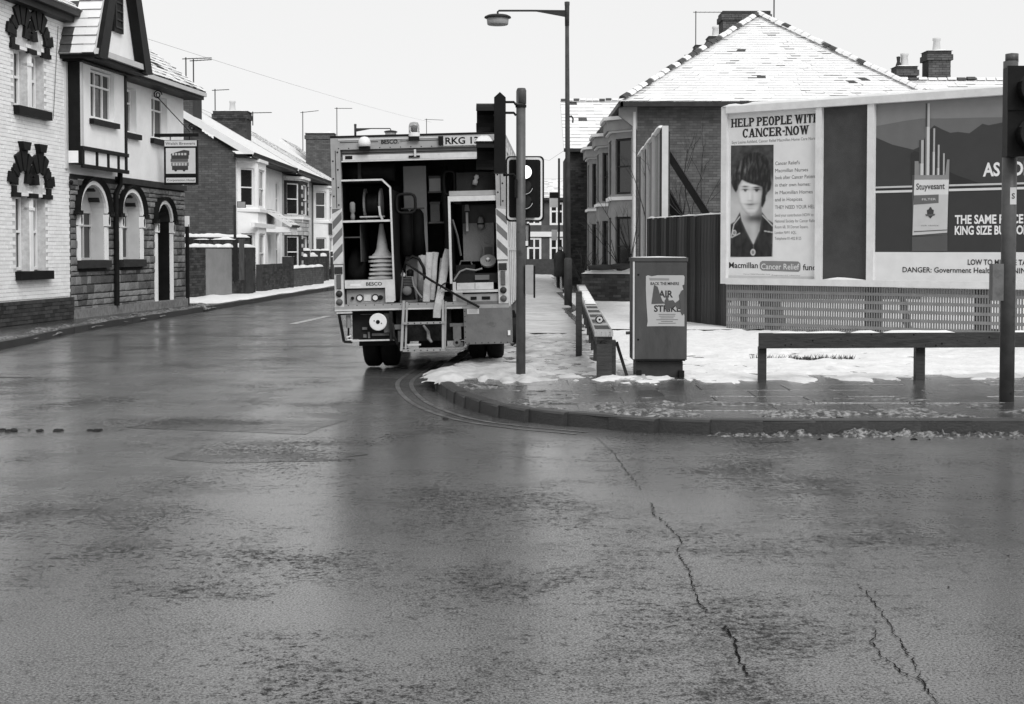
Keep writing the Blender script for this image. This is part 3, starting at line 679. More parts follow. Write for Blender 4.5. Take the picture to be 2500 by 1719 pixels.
# rubble stones, one by one up to 300
cand = []; z = .13; rnd = random.Random(8)
while z < 3.02:
    h = rnd.choice((.1,.13,.13,.16,.19)); h = min(h, 3.12-z); s = .03
    while s < EN-.02:
        b = min(s + rnd.uniform(.18,.5), EN); a = s+.012; s = b; mid = (a+b)/2; zc = z+h/2
        if b-a < .06: continue
        for A, z0, zs in aw:
            c = (A[0]+A[1])/2; rad = (A[1]-A[0])/2+.12
            lim = rad if z0-.18 < zc < zs else (math.sqrt(max(0, (rad+.08)**2-((zc-zs)/.86)**2)) if zc >= zs else 0)
            if lim and c-lim < b and a < c+lim:
                if mid < c: b = min(b, c-lim)
                else: a = max(a, c+lim)
        if b-a > .05: cand.append((a, b-.006, z, h-.014))
    z += h
big = sorted(range(len(cand)), key=lambda i: -(cand[i][1]-cand[i][0])*cand[i][3])
sms = []
for k in range(6):
    r_ = lambda: rnd.uniform(-.05,.05); sms.append(MB().idx([(0,0,0),(1,0,0),(1,0,1),(0,0,1), (.04+r_(),.7,.1+r_()), (.95+r_(),.7,.1+r_()), (.95+r_(),.75,.9+r_()), (.05+r_(),.7,.9+r_()), (.5+r_()*3,1,.5+r_()*3)], [(0,1,5,4),(1,2,6,5),(2,3,7,6),(3,0,4,7),(4,5,8),(5,6,8),(6,7,8),(7,4,8)]).mesh('stone', 'stone'))
rest = MB()
for q, i in enumerate(big):
    a, b, z, h = cand[i]; o_ = rnd.uniform(.02,.05)
    if q < 300:
        o = bpy.data.objects.new('stone', sms[rnd.randrange(6)]); C.objects.link(o); attach(o, pub)
        o.matrix_basis = Matrix.Translation(F(a,-.002,z)) @ rot @ Matrix.Diagonal((b-a, o_, h, 1))
    else: rest.fbox(F, a, b, -.01, o_*.7, z, z+h)
rest.build('small_stones', 'stone', pub, kind='stuff')
MB().fbox(F, .02, EN, 0, .09, .1, .3).build('base_course', 'stone', pub)
MB().fbox(F, 2.5, EN+.02, 0, .07, 3.06, 3.2).build('string_course', 'dgrey', pub)
MB().tube([F(2.4,.16,3.3), F(2.4,.16,3.0), F(2.33,.09,2.8), F(2.33,.09,.3)], .06, 10).build('downpipe', 'black', pub)
MB().tube([F(EN+.05,.06,2.2), F(EN+.05,.06,.12)], .05, 10).build('downpipe', 'black', pub); MB().fbox(F, EN-.02, EN+.12, .02, .1, 2.15, 2.42).build('alarm_box', 'white', pub)
# jettied bay
B0, B1, BO = -.12, 2.4, .31; zb, zt = 3.33, 5.5
FB = frame((F(0,BO).x, F(0,BO).y), F.d)
bay = MB(); holed(bay, FB, B0, B1, zb, zt, [(.42,1.72,4.32,5.38)], .16); bay.build('bay_wall', 'render', pub)
for b_ in (B0, B1): MB().face([F(b_,0,zb), F(b_,BO,zb), F(b_,BO,zt), F(b_,0,zt)]).build('bay_side', 'black', pub)
mb = MB(); mb.face([F(B0,0,zb+.01), F(B1,0,zb+.01), F(B1,BO,zb+.01), F(B0,BO,zb+.01)]); mb.build('bay_soffit', 'dgrey', pub)
MB().fbox(F, B0-.1, B0, -.05, .05, zb-.1, zt).build('corner_board', 'reveal', pub)
MB().face([F(B0-.004,.03,zb+.02), F(B0-.004,BO-.05,zb+.02), F(B0-.004,BO-.05,3.6), F(B0-.004,.03,3.6)]).build('bay_panel', 'render', pub)
for s0, s1, z0, z1, o1 in ((B0,B1+.04,3.62,3.7,.05), (B0,B1+.04,3.25,3.33,.05), (B0-.02,B0+.12,3.33,3.62,.035), (.66,.74,3.33,3.62,.03), (1.28,1.36,3.33,3.62,.03), (1.86,1.94,3.33,3.62,.03), (B1-.1,B1+.0,3.33,3.62,.032), (B1-.1,B1,3.7,zt,.032), (B0,B0+.09,3.7,zt,.034)):
    MB().fbox(FB, s0, s1, 0, o1, z0, z1).build('timber', 'black' if z0 != 3.7 or s0 > 0 else 'reveal', pub)
window(pub, FB, .44, 1.7, 4.34, 5.36, o=-.14, cols=3, rows=(.68,), t=.05); MB().fbox(FB, .34, 1.8, -.05, .1, 4.2, 4.31).build('sill', 'black', pub)
for h in H2: window(pub, F, h[0]+.02, h[1]-.02, h[2]+.02, h[3]-.02, o=-.18, cols=2, rows=(.68,), t=.05); MB().fbox(F, h[0]-.1, h[1]+.1, -.05, .1, h[2]-.13, h[2]-.01).build('sill', 'black', pub)
# eaves, gable and roofs
MB().fbox(F, -.3, EN+.3, -.1, .45, 5.42, 5.5).build('soffit', 'black', pub); MB().fbox(F, 2.75, EN+.32, .4, .52, 5.5, 5.6).build('gutter', 'reveal', pub)
roof(pub, F(2.6,.5,5.62), F(EN+.3,.5,5.62), F(EN+.3,-3.2,8.4), F(2.6,-3.2,8.4), dk=.14, seed=3, tw=.25)
G0, G1, GP, zg, za = -.42, 2.62, .74, 5.6, 9.1; gc = (G0+G1)/2
MB().prism([F(G0,-.1,zg-.14), F(G1,-.1,zg-.14), F(G1,-.1,zg), F(G0,-.1,zg)], F.n*(GP+.1)).build('gable_soffit', 'black', pub)
MB().prism([F(G0+.2,GP-.12,zg+.02), F(G1-.2,GP-.12,zg+.02), F(gc,GP-.12,za-.3)], F.n*-.1).build('gable_wall', 'render', pub)
MB().fbox(F, G0, G1, GP-.02, GP+.08, zg-.06, zg+.06).build('gable_beam', 'reveal', pub)
for sg, e0 in ((-1, G0), (1, G1)):
    d = V(F(gc,0,za)) - V(F(e0,0,zg)); MB().prism([F(e0-sg*.0,GP-.1,zg-.12), F(e0-sg*.42,GP-.1,zg-.12), F(gc,GP-.1,za-.72), F(gc,GP-.1,za)], F.n*.22).build('bargeboard', 'black', pub)
MB().fbox(F, gc-.26, gc+.26, GP-.14, GP-.06, 6.2, 7.6).build('louvre_frame', 'black', pub); window(pub, F, gc-.2, gc+.2, 6.28, 7.5, o=GP-.09, cols=1, rows=(.15,.3,.45,.6,.75,.9), fm='dgrey', t=.04)
roof(pub, F(G0-.04,-5,zg-.05), F(G0-.04,GP+.02,zg-.05), F(gc,GP+.02,za+.05), F(gc,-5,za+.05), dk=.3, seed=5, tw=.25, th=.1)
roof(pub, F(G1+.04,GP+.02,zg-.05), F(G1+.04,-5,zg-.05), F(gc,-5,za+.05), F(gc,GP+.02,za+.05), dk=.1, seed=6, tw=.25, th=.1)
# hanging sign
sg = thing('pub_sign', 'hanging inn sign with a double-deck tram picture on a black scrolled bracket', 'sign', F(5.0,.1,4.4)); FS = frame((F(5.0,0).x, F(5.0,0).y), (.9945,-.12)); 
MB().fbox(FS, .02, 1.12, -.03, .03, 4.28, 4.36).build('bracket_arm', 'black', sg)
def scroll(cx, cz, r0, turns, sgn): return [FS(cx + sgn*r0*(1-.75*k/24)*math.cos(turns*2*math.pi*k/24), 0, cz + r0*(1-.75*k/24)*math.sin(turns*2*math.pi*k/24)) for k in range(25)]
MB().tube([FS(.06,0,5.28), FS(.9,0,4.4)], .012, 6).build('stay', 'black', sg); MB().tube(scroll(.1,5.3,.11,1.6,1), .014, 6).build('scroll', 'black', sg); MB().tube(scroll(.96,4.5,.09,1.6,-1), .014, 6).build('scroll', 'black', sg)
for x in (.4, .88): MB().fbox(FS, x, x+.02, -.01, .01, 4.2, 4.28).build('hanger', 'black', sg)
MB().fbox(FS, .26, 1.1, -.035, .035, 3.12, 4.2).build('board', 'black', sg)
p = MB(); P = lambda x, z, k=0: FS(.26+x*.84, .037+k*.002, 3.12+z*1.08)
def rect(x0, x1, z0, z1, c, k=0): p.face([P(x0,z0,k), P(x1,z0,k), P(x1,z1,k), P(x0,z1,k)], 0, c)
rect(.02,.98,.86,.99,.6); rect(.06,.94,.05,.16,.6); rect(.06,.94,.25,.82,.6)
p.text('Welsh Brewers', P(.05,.895,1), FS.d, V((0,0,1)), .062, .004, width=.84*.88, col=.03); p.text('Corporation Hotel', P(.09,.083,1), FS.d, V((0,0,1)), .05, .004, width=.84*.82, col=.03)
rect(.22,.74,.58,.66,.05,1); rect(.2,.72,.51,.58,.12,1); rect(.24,.72,.33,.42,.05,1); rect(.22,.74,.42,.5,.14,1); p.face([P(.2,.66,1), P(.76,.66,1), P(.76,.76,1), P(.6,.78,1), P(.22,.7,1)], 0, .06)
for k in range(5): rect(.25+k*.09,.31+k*.09,.66,.71,.5,2); rect(.26+k*.09,.32+k*.09,.43,.49,.5,2)
for x in (.35,.6): p.disc(P(x,.33,2), .035, FS.n, 12, 0, .04)
p.build('sign_face', 'print', sg)
wires = [('thin overhead wire running from the inn gable along the street', [F(2.6,.7,6.3).lerp(V((-5.2,92,9.73)), k/12) - V((0,0,.5*(k/12)*(1-k/12))) for k in range(13)]), ('short overhead wire from the street lamp to the far houses', [(1.32,35.9,4.05), (1.25,48,4.55), (1.12,62,5.5)])]
for lb, pts in wires: tag(MB().tube(pts, .0035, 5).build('overhead_wire', 'wire'), lb, 'wire')

# ------------------------------------------------------------------ left side: terrace beyond the inn
def hse(lb, y0, y1, xf, zb, ze, zr, xr, wm='render', gable=None, label_group='terraced houses on the left', rs=0, dk=.05):
    t = thing('terraced_house', lb, 'house', ((xf-2), (y0+y1)/2, .11), label_group); return t
def bayfront(t, Ff, s0, s1, proj, z0, z1, wins, m, depth=.12, bm_=None, fm='white'):
    w_ = s1 - s0; cs = w_*.24; P = [(s0,0), (s0+cs,proj), (s1-cs,proj), (s1,0)]
    mb = MB(); fr = []
    for (a, oa), (b, ob) in zip(P, P[1:]):
        pa, pb = Ff(a, oa), Ff(b, ob); f = frame((pa.x, pa.y), (pb.x-pa.x, pb.y-pa.y)); L = (V(pb)-V(pa)).length
        hs = [(L*.16, L*.84, za, zb_) for za, zb_ in wins]; holed(mb, f, 0, L, z0, z1, hs, depth); fr.append((f, L, hs))
    mb.face([Ff(s,o,z1) for s, o in P]); b = mb.build('bay', m, t)
    for f, L, hs in fr:
        for h in hs: window(t, f, h[0]+.01, h[1]-.01, h[2]+.01, h[3]-.01, o=-.1, cols=1, rows=(.5,), t=.05, fm=fm, curtain=random.random() < .5)
        if bm_: bricks(b, f, 0, L, z0, z1, hs, mt=bm_, proud=.02, L=.4, H=.17, g=.02)
    for z in [z1] + [w_[0]-.1 for w_ in wins]:
        q = [(s0-.03,0), (s0+cs-.02,proj+.08), (s1-cs+.02,proj+.08), (s1+.03,0)]; MB().prism([Ff(s,o,z-.07) for s, o in q], (0,0,.1)).build('ledge', 'white', t)
    return b
XF = -9.2
def front(y0): return frame((XF, y0), (0, 1))
ridge = (-13.2, 7.5)
h1 = thing('terraced_house', 'end terrace house with bare brown brick gable and white rendered bay front', 'house', (-11,52,.11), 'terraced houses on the left')
f = front(47.5)
mb = MB(); holed(mb, f, 0, 9.5, .1, 4.75, [(4.5,5.1,3.0,4.25), (6.2,6.8,.2,2.1), (8.0,8.9,2.9,4.2), (8.0,8.9,.9,2.2)], .15); mb.build('front_wall', 'render', h1)
for a in ((4.5,5.1,3.0,4.25), (8.0,8.9,2.9,4.2), (8.0,8.9,.9,2.2)): window(h1, f, *a, o=-.13)
MB().fbox(f, 6.22, 6.78, -.14, -.1, .2, 2.1).build('door', 'dgrey', h1)
g = frame((-17, 47.5), (1, 0)); mb = MB(); mb.face([g(0,0,.1), g(7.8,0,.1), g(7.8,0,4.75), g(3.8,0,7.4), g(0,0,4.9)]); mb.build('gable_wall', 'mortar', h1)
bricks(h1, g, 2.5, 7.79, .6, 7.4, mt='redbrick', clip=lambda s, z: z < 4.72 + (7.8-s)*.66)
bayfront(h1, f, .25, 3.4, .55, .1, 4.6, [(3.0,4.3), (.75,2.1)], 'render')
MB().fbox(f, -.05, 4.2, .5, .62, 2.3, 2.45).build('string_course', 'white', h1)
MB().fbox(f, -.2, 9.5, -.02, .6, 4.62, 4.72).build('fascia', 'black', h1)
roof(h1, (XF+.65,47.3,4.76), (XF+.65,57,4.76), (ridge[0],57,ridge[1]), (ridge[0],47.3,ridge[1]), thin=-1, deep=0, dk=.03, th=.2, seed=8, top=.75)
roof(h1, f(5.6,1.0,2.45), f(7.6,1.0,2.45), f(7.6,.0,3.05), f(5.6,.0,3.05), dk=.02, th=.08, name='porch_roof'); MB().fbox(f, 5.7, 7.5, 0, .9, 2.2, 2.4).build('porch', 'white', h1)
chimney(h1, -11.15, -10.6, 47.4, 48.8, 5.4, 7.05, pots=0, seed=3); chimney(h1, -11.75, -10.45, 56.2, 57.2, 5.5, 7.0, pots=1, seed=4, mt='darkbrick')
h2 = thing('terraced_house', 'middle terrace house whose bay is clad in pale coursed stone', 'house', (-11,61,.11), 'terraced houses on the left')
f = front(57.0); mb = MB(); holed(mb, f, 0, 8.4, .1, 4.75, [(5.0,5.7,.2,2.1), (6.6,7.5,2.9,4.2), (6.6,7.5,.9,2.2)], .15); mb.build('front_wall', 'clad', h2)
for a in ((6.6,7.5,2.9,4.2), (6.6,7.5,.9,2.2)): window(h2, f, *a, o=-.13)
MB().fbox(f, 5.02, 5.68, -.14, -.1, .2, 2.1).build('door', 'dgrey', h2)
bayfront(h2, f, .5, 4.1, .6, .1, 4.5, [(2.95,4.25), (.8,2.1)], 'smortar', bm_='clad')
MB().fbox(f, 0, 8.4, -.02, .65, 4.6, 4.7).build('fascia', 'black', h2)
roof(h2, (XF+.7,57,4.74), (XF+.7,65.4,4.74), (ridge[0],65.4,ridge[1]), (ridge[0],57,ridge[1]), thin=-.6, deep=.1, dk=.03, th=.2, seed=9, top=.8)
h3 = thing('terraced_house', 'far terrace house with white framed bay over a brick panel', 'house', (-11,69,.11), 'terraced houses on the left')
f = front(65.4); mb = MB(); holed(mb, f, 0, 8.6, .1, 4.75, [(5.4,6.1,.2,2.1), (6.9,7.8,2.9,4.2)], .15); mb.build('front_wall', 'redbrick', h3)
window(h3, f, 6.9, 7.8, 2.9, 4.2, o=-.13); MB().fbox(f, 5.42, 6.08, -.14, -.1, .2, 2.1).build('door', 'dgrey', h3)
bayfront(h3, f, .6, 4.2, .6, .1, 4.5, [(2.95,4.25), (.8,2.1)], 'white'); MB().fbox(f, 1.4, 3.4, .6, .64, 2.25, 2.8).build('brick_panel', 'redbrick', h3)
MB().fbox(f, 0, 8.6, -.02, .65, 4.6, 4.7).build('fascia', 'black', h3)
roof(h3, (XF+.7,65.4,4.74), (XF+.7,74,4.74), (ridge[0],74,ridge[1]), (ridge[0],65.4,ridge[1]), thin=.2, deep=.4, dk=.14, th=.2, seed=10, top=.2)
chimney(h3, -10.55, -9.15, 73, 74, 5.2, 7.5, pots=0, seed=6, mt='redbrick')
h4 = thing('terraced_house', 'plain brick house farthest along the left side, mostly hidden by the truck', 'house', (-9,80,.11), 'terraced houses on the left')
MB().box(-14,-9.0,74.2,80,.1,4.8).build('wall', 'redbrick', h4); MB().box(-10,-3.5,90,97,.1,4.8).build('rear_wall', 'redbrick', h4); roof(h4, (-8.6,74,4.75), (-8.6,80,4.75), (-12,80,7.3), (-12,74,7.3), seed=11); roof(h4, (-10,89.7,4.8), (-3.4,89.7,4.8), (-3.4,93.5,8), (-10,93.5,8), seed=12)
# garden walls
def gwall(lb, a, b, z, cap=.1, mt='darkbrick', mm='dmortar', pier=(), gap=0., th=.22, seed=0, base=.1):
    a3, b3 = V((a[0],a[1],base)), V((b[0],b[1],base)); t = thing('garden_wall', lb, 'wall', (a3+b3)/2, 'garden walls in front of the houses')
    f = frame(a, (b3-a3)); L = (b3-a3).length
    MB().fbox(f, 0, L, -th, 0, base, z).build('wall', mm, t); bricks(t, f, 0, L, base+.02, z-.02, mt=mt, proud=.012, seed=seed)
    for s in pier:
        pb = MB().fbox(f, s-.18, s+.18, -th-.06, .06, base, z+.25).build('pier', mm, t); bricks(pb, frame((f(0,.06).x, f(0,.06).y), f.d), s-.18, s+.18, base+.02, z+.25, mt=mt, proud=.012)
        snowcap(t, f(s-.2,-th/2,z+.25), f(s+.2,-th/2,z+.25), th+.2, cap*.9, seed+s)
    if cap: snowcap(t, f(0,-th/2,z), f(L,-th/2,z), th+.06, cap, seed, gap=gap)
    return t, f, L
t, f, L = gwall('high dark brick boundary wall beside the inn with a rendered grey patch', (-9.6,40.6), (-8.3,46.0), 1.62, .12, gap=.6, seed=1)
MB().fbox(f, 1.9, 3.7, 0, .03, .1, 1.58).build('render_patch', 'grender', t); MB().fbox(f, 4.6, 5.2, .0, .09, .1, 1.6).build('pier', 'darkbrick', t)
t, f, L = gwall('snow topped wall with brick piers standing behind the boundary wall', (-10.6,44.6), (-8.7,47.2), 1.95, .13, seed=2)
gwall('short plain brick wall between the boundary wall and the stone clad house', (-8.35,47.6), (-8.05,52.2), 1.05, .0, pier=(4.3,), seed=3)
gwall('low garden wall with patches of snow before the stone clad bay', (-8.05,52.6), (-7.75,58.5), .85, .1, mt='redbrick', mm='mortar', gap=.35, seed=4)
gwall('dark garden wall with snow capped brick piers behind the low wall', (-8.5,58.6), (-8.2,63.5), 1.25, .14, pier=(.4,2.6,4.6), seed=5)
gwall('farthest garden wall on the left with twin snowy gate piers', (-8.1,65.5), (-7.9,73), 1.2, .14, pier=(.3,1.8,4.5), seed=6)
t = thing('fence_panel', 'broken upright board fence sticking up behind the high boundary wall', 'fence', (-9.4,44,.11))
for k in range(9):
    x = -10.1 + k*.2; MB().box(x, x+.16, 44.3, 44.33, .6, 1.86+.08*random.random()).build('board', 'wood', t)
MB().box(-10.2,-8.3,44.34,44.38,1.3,1.4).build('rail', 'wood', t); snowcap(t, (-9.9,44.32,1.86), (-8.6,44.32,1.86), .1, .06, 4, gap=.3)
sp = thing('street_name_post', 'thin dark post with a small street sign by the boundary wall', 'sign', (-8.7,44.6,.11))
MB().tube([(-8.68,44.6,.1), (-8.68,44.6,2.95)], .045, 8).build('post', 'dgrey', sp); MB().box(-8.6,-8.33,44.57,44.6,2.86,3.06).build('plate', 'black', sp); p = MB(); p.face([(-8.585,44.568,2.875), (-8.345,44.568,2.875), (-8.345,44.568,3.045), (-8.585,44.568,3.045)], 0, .3); p.build('plate_face', 'print', sp)
aerial('tall twin boom aerial on the chimney just beyond the inn', (-10.95,48,6.6), 1.4, .85, .1, 8, .05); aerial('second mast of the pair on the chimney beyond the inn', (-10.72,48.1,6.6), 1.35, .6, .3, 6, .1)
aerial('aerial on a thin mast left of the brown brick chimney', (-11.85,57,6.2), 1.75, .55, .1, 6, .06); aerial('short aerial leaning out right of the brown brick chimney', (-10.35,57,6.5), .55, .75, 0, 6, .02)
aerial('aerial on a mast left of the far brick chimney', (-10.7,73,6.6), 2.0, .8, .1, 6, .12); aerial('aerial above the left corner of the truck roof', (-9.2,75,6.4), 2.6, .8, 0, 6); aerial('aerial seen beside the amber beacon of the truck', (-5.6,93.5,8), 2.1, 1.1, 0, 6, -.04)
#PART4
# ------------------------------------------------------------------ the service truck, parked half on the kerb
TM = Matrix.Translation((-2.206, 17.9, 0)) @ Matrix.Rotation(R(-1.96), 4, 'Z') @ Matrix.Rotation(-.024, 4, 'Y')
tk = thing('service_truck', 'box bodied service truck with its rear roller shutter up, parked half on the kerb', 'truck', (1.1,2.6,0), mw=TM)
def B(name, m, *bx, par=tk, label=None):
    mb = MB()
    for b in bx: mb.box(*b)
    return mb.build(name, m, par, label=label)
W, D = 2.19, 4.3; UX, UZ = V((1,0,0)), V((0,0,1))
B('roof', 'body', (-.0,W,0,D,2.9,2.955), (.0,W,0,D,2.955,2.975)); B('roof_seam', 'black', (-.005,W+.005,-.015,.05,2.955,2.985))
B('side_panel', 'body', (0,.03,.06,D,.78,2.9)); sp = B('side_panel', 'body', (W-.03,W,.06,D,.78,2.9))
B('side_rib', 'edge', *[(W,W+.012,.06+k*.7,.10+k*.7,.8,2.9) for k in range(6)], (W,W+.012,.1,D,2.75,2.8), (W,W+.012,.1,D,1.5,1.54), par=sp); B('side_box', 'edge', (W,W+.06,.35,.8,1.95,2.15), par=sp)
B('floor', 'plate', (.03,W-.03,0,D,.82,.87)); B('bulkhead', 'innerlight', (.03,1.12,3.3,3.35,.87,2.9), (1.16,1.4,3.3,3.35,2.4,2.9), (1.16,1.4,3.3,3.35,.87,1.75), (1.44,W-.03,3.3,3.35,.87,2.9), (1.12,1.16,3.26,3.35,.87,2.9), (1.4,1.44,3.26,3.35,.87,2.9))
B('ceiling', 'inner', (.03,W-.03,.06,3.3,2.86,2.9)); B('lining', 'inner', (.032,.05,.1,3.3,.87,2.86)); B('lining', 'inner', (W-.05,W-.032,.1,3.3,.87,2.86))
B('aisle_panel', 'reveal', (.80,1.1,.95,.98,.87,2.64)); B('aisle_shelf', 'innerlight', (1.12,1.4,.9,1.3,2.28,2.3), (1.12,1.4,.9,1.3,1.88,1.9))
hd = B('header', 'body', (0,W,-.02,.06,2.81,2.955)); B('moulding', 'black', (.12,.44,-.026,-.02,2.898,2.904), (.66+.22,1.0,-.026,-.02,2.898,2.904), (1.1,1.38,-.026,-.02,2.898,2.904), (.44,.6,-.026,-.02,2.898,2.904), par=hd); B('trim_strip', 'edge', (.1,1.38,-.028,-.02,2.925,2.94), par=hd)
MB().text('BESCO.', (.64,-.027,2.872), UX, UZ, .05, .02, width=.22).build('lettering', 'black', hd)
for x0, x1 in ((0,.12), (W-.13,W)):
    po = B('corner_post', 'body', (x0,x1,-.02,.08,.78,2.81)); B('post_seam', 'black', (x0+.055,x0+.062,-.024,-.02,2.06,2.8), par=po)
    r = MB()
    for k in range(7): r.disc((x0+(.025 if k % 2 else .085), -.024, 2.12+k*.11), .011, (0,1,0), 8)
    r.build('rivet', 'black', po)
    # chevron board
    z0, z1 = (1.38,2.08) if x0 < 1 else (1.39,2.03)
    cv = B('chevron_board', 'edge', (x0-.005,x1+.005,-.035,-.021,z0,z1)); mb = MB(); sg = 1 if x0 < 1 else -1
    for k in range(4):
        zc = z0 + .03 + k*.2; a, b = (x0, x1) if sg > 0 else (x1, x0); q = [(a,zc), (b,zc+.13), (b,zc+.23), (a,zc+.1)]
        mb.face([(x, -.0365, min(max(z,z0+.005),z1-.005)) for x, z in q])
    mb.build('chevron', 'plate', cv)
    # lamp cluster
    cx = (x0+x1)/2; lc = B('lamp_panel', 'edge', (x0+.004,x1-.004,-.032,-.021,.84,1.365))
    for nm, m, zc, h, wd in (('stop_lamp','lens',1.30,.09,.1), ('reflector','amber',1.155,.18,.055)):
        MB().hexa([(cx-wd/2,-.032,zc-h/2),(cx+wd/2,-.032,zc-h/2),(cx+wd/2,-.06,zc-h/2+.01),(cx-wd/2,-.06,zc-h/2+.01),(cx-wd/2,-.032,zc+h/2),(cx+wd/2,-.032,zc+h/2),(cx+wd/2,-.06,zc+h/2-.01),(cx-wd/2,-.06,zc+h/2-.01)]).build(nm, m, lc)
    for zc, m in ((1.005,'lens'), (.90,'amber')): MB().lathe([(.042,0),(.042,.015),(.036,.02),(.03,.032),(0,.038)], (cx,-.032,zc), (0,-1,0), 16).build('round_lamp', m, lc, smooth=True)
B('edge_strip', 'edge', (W,W+.004,-.02,.05,.86,2.81), (W-.012,W-.001,-.03,-.02,.86,1.36))
# shutter
sh = B('roller_shutter', 'plate', *[(.13,W-.13,.02+.012*k,.05+.012*k,2.81-.045*k-.04,2.81-.045*k-.004) for k in range(2)], (.13,W-.13,.0,.2,2.68,2.72))
B('bottom_bar', 'edge', (.15,W-.13,-.012,.03,2.675,2.74), par=sh); B('shutter_edge', 'edge', (.13,W-.13,-.02,.0,2.655,2.672), par=sh); B('bar_slot', 'black', (.18,.27,-.016,-.011,2.69,2.732), par=sh); B('catch', 'black', (.98,1.12,-.03,-.012,2.69,2.715), par=sh); B('handle', 'edge', (1.05,1.075,-.045,-.012,2.70,2.79), par=sh)
# left locker
lk = MB()
E_ = [(.12,2.425),(.635,2.425),(.735,2.325),(.752,.90)]
for (a, za), (b, zb_) in zip(E_, E_[1:]): lk.beam((a,.0,za), (b,.0,zb_), .022, .03, (0,1,0))
lk = lk.build('locker_frame', 'edge', tk)
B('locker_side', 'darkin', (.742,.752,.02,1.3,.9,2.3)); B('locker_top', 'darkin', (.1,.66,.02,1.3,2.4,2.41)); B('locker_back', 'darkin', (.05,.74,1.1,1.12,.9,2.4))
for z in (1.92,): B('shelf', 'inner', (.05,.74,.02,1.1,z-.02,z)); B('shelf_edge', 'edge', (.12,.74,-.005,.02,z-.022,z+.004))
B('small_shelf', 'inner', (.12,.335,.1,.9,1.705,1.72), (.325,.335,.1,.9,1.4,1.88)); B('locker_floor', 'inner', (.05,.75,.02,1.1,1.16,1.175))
bp = B('badge_panel', 'edge', (.13,.64,-.018,.02,1.07,1.172)); MB().text('BESCO', (.40,-.0195,1.10), UX, UZ, .042, .02, width=.2).build('lettering', 'black', bp); MB().face([(.2,-.0195,1.10),(.33,-.0195,1.10),(.33,-.0195,1.125),(.2,-.0195,1.125)]).build('nameplate', 'lampw', bp)
B('side_column', 'edge', (.64,.745,-.02,.02,.885,1.172)); gp = B('gauge_panel', 'body', (.14,.64,.06,.08,.87,1.07)); B('panel_lip', 'darkin', (.14,.64,.0,.06,1.05,1.068), par=gp)
for x in (.306,.503):
    gz = MB().lathe([(.045,0),(.045,.02),(.034,.024),(.034,.016)], (x,.06,.945), (0,-1,0), 18).build('gauge', 'black', tk); MB().disc((x,.043,.945), .033, (0,1,0), 16).build('dial', 'lampw', gz)
B('switch_plate', 'edge', (.36,.445,.05,.06,.905,.985)); MB().lathe([(.03,0),(.03,.03),(.02,.035),(0,.035)], (.57,.06,.945), (0,-1,0), 12).build('knob', 'black', tk); MB().lathe([(.02,0),(.02,.03),(0,.03)], (.215,.06,.945), (0,-1,0), 12).build('knob', 'black', tk)
# rear sill beam
B('rear_beam', 'body', (0,1.66,-.03,.03,.81,.868)); B('beam_edge', 'edge', (0,1.6,-.04,-.005,.787,.808)); 
# right locker
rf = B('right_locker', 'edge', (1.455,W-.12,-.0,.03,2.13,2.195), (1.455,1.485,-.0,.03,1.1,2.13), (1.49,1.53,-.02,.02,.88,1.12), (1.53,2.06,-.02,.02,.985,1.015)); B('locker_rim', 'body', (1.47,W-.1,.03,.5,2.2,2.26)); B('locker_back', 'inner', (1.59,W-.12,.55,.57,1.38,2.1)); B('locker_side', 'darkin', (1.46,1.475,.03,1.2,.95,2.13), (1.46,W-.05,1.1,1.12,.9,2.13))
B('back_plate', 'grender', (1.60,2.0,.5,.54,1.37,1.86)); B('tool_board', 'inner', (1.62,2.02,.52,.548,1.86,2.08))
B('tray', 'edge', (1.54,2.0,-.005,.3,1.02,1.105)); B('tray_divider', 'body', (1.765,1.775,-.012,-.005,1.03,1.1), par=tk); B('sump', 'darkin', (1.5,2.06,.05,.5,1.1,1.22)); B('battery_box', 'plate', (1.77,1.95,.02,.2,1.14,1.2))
dr = B('drawer_panel', 'body', (1.61,2.07,.01,.03,.84,.965)); [B('slot', 'black', b_, par=dr) for b_ in ((1.71,1.785,.004,.01,.89,.93), (1.85,1.955,.004,.01,.89,.93))]; B('rear_beam', 'body', (1.40,2.06,-.03,.0,.785,.83)); B('corner_plate', 'body', (1.49,1.61,-.015,.01,.83,.985))
lp = B('lower_panel', 'plate', (1.62,W+.02,-.04,-.015,.335,.785)); B('panel_return', 'plate', (1.62,1.65,-.015,.5,.335,.785), (W-.01,W+.02,-.015,.5,.335,.785), par=lp)
p = MB(); p.face([(1.665,-.043,.715),(1.815,-.043,.715),(1.815,-.043,.785-.005),(1.665,-.043,.785-.005)], 0, .55)
for k in range(4): p.face([(1.68,-.0445,.727+k*.013),(1.795-.01*(k%2),-.0445,.727+k*.013),(1.795,-.0445,.731+k*.013),(1.68,-.0445,.731+k*.013)], 0, .2)
p.build('notice', 'print', lp); B('latch', 'lampw', (2.17,2.2,-.06,-.04,.44,.5), par=lp)
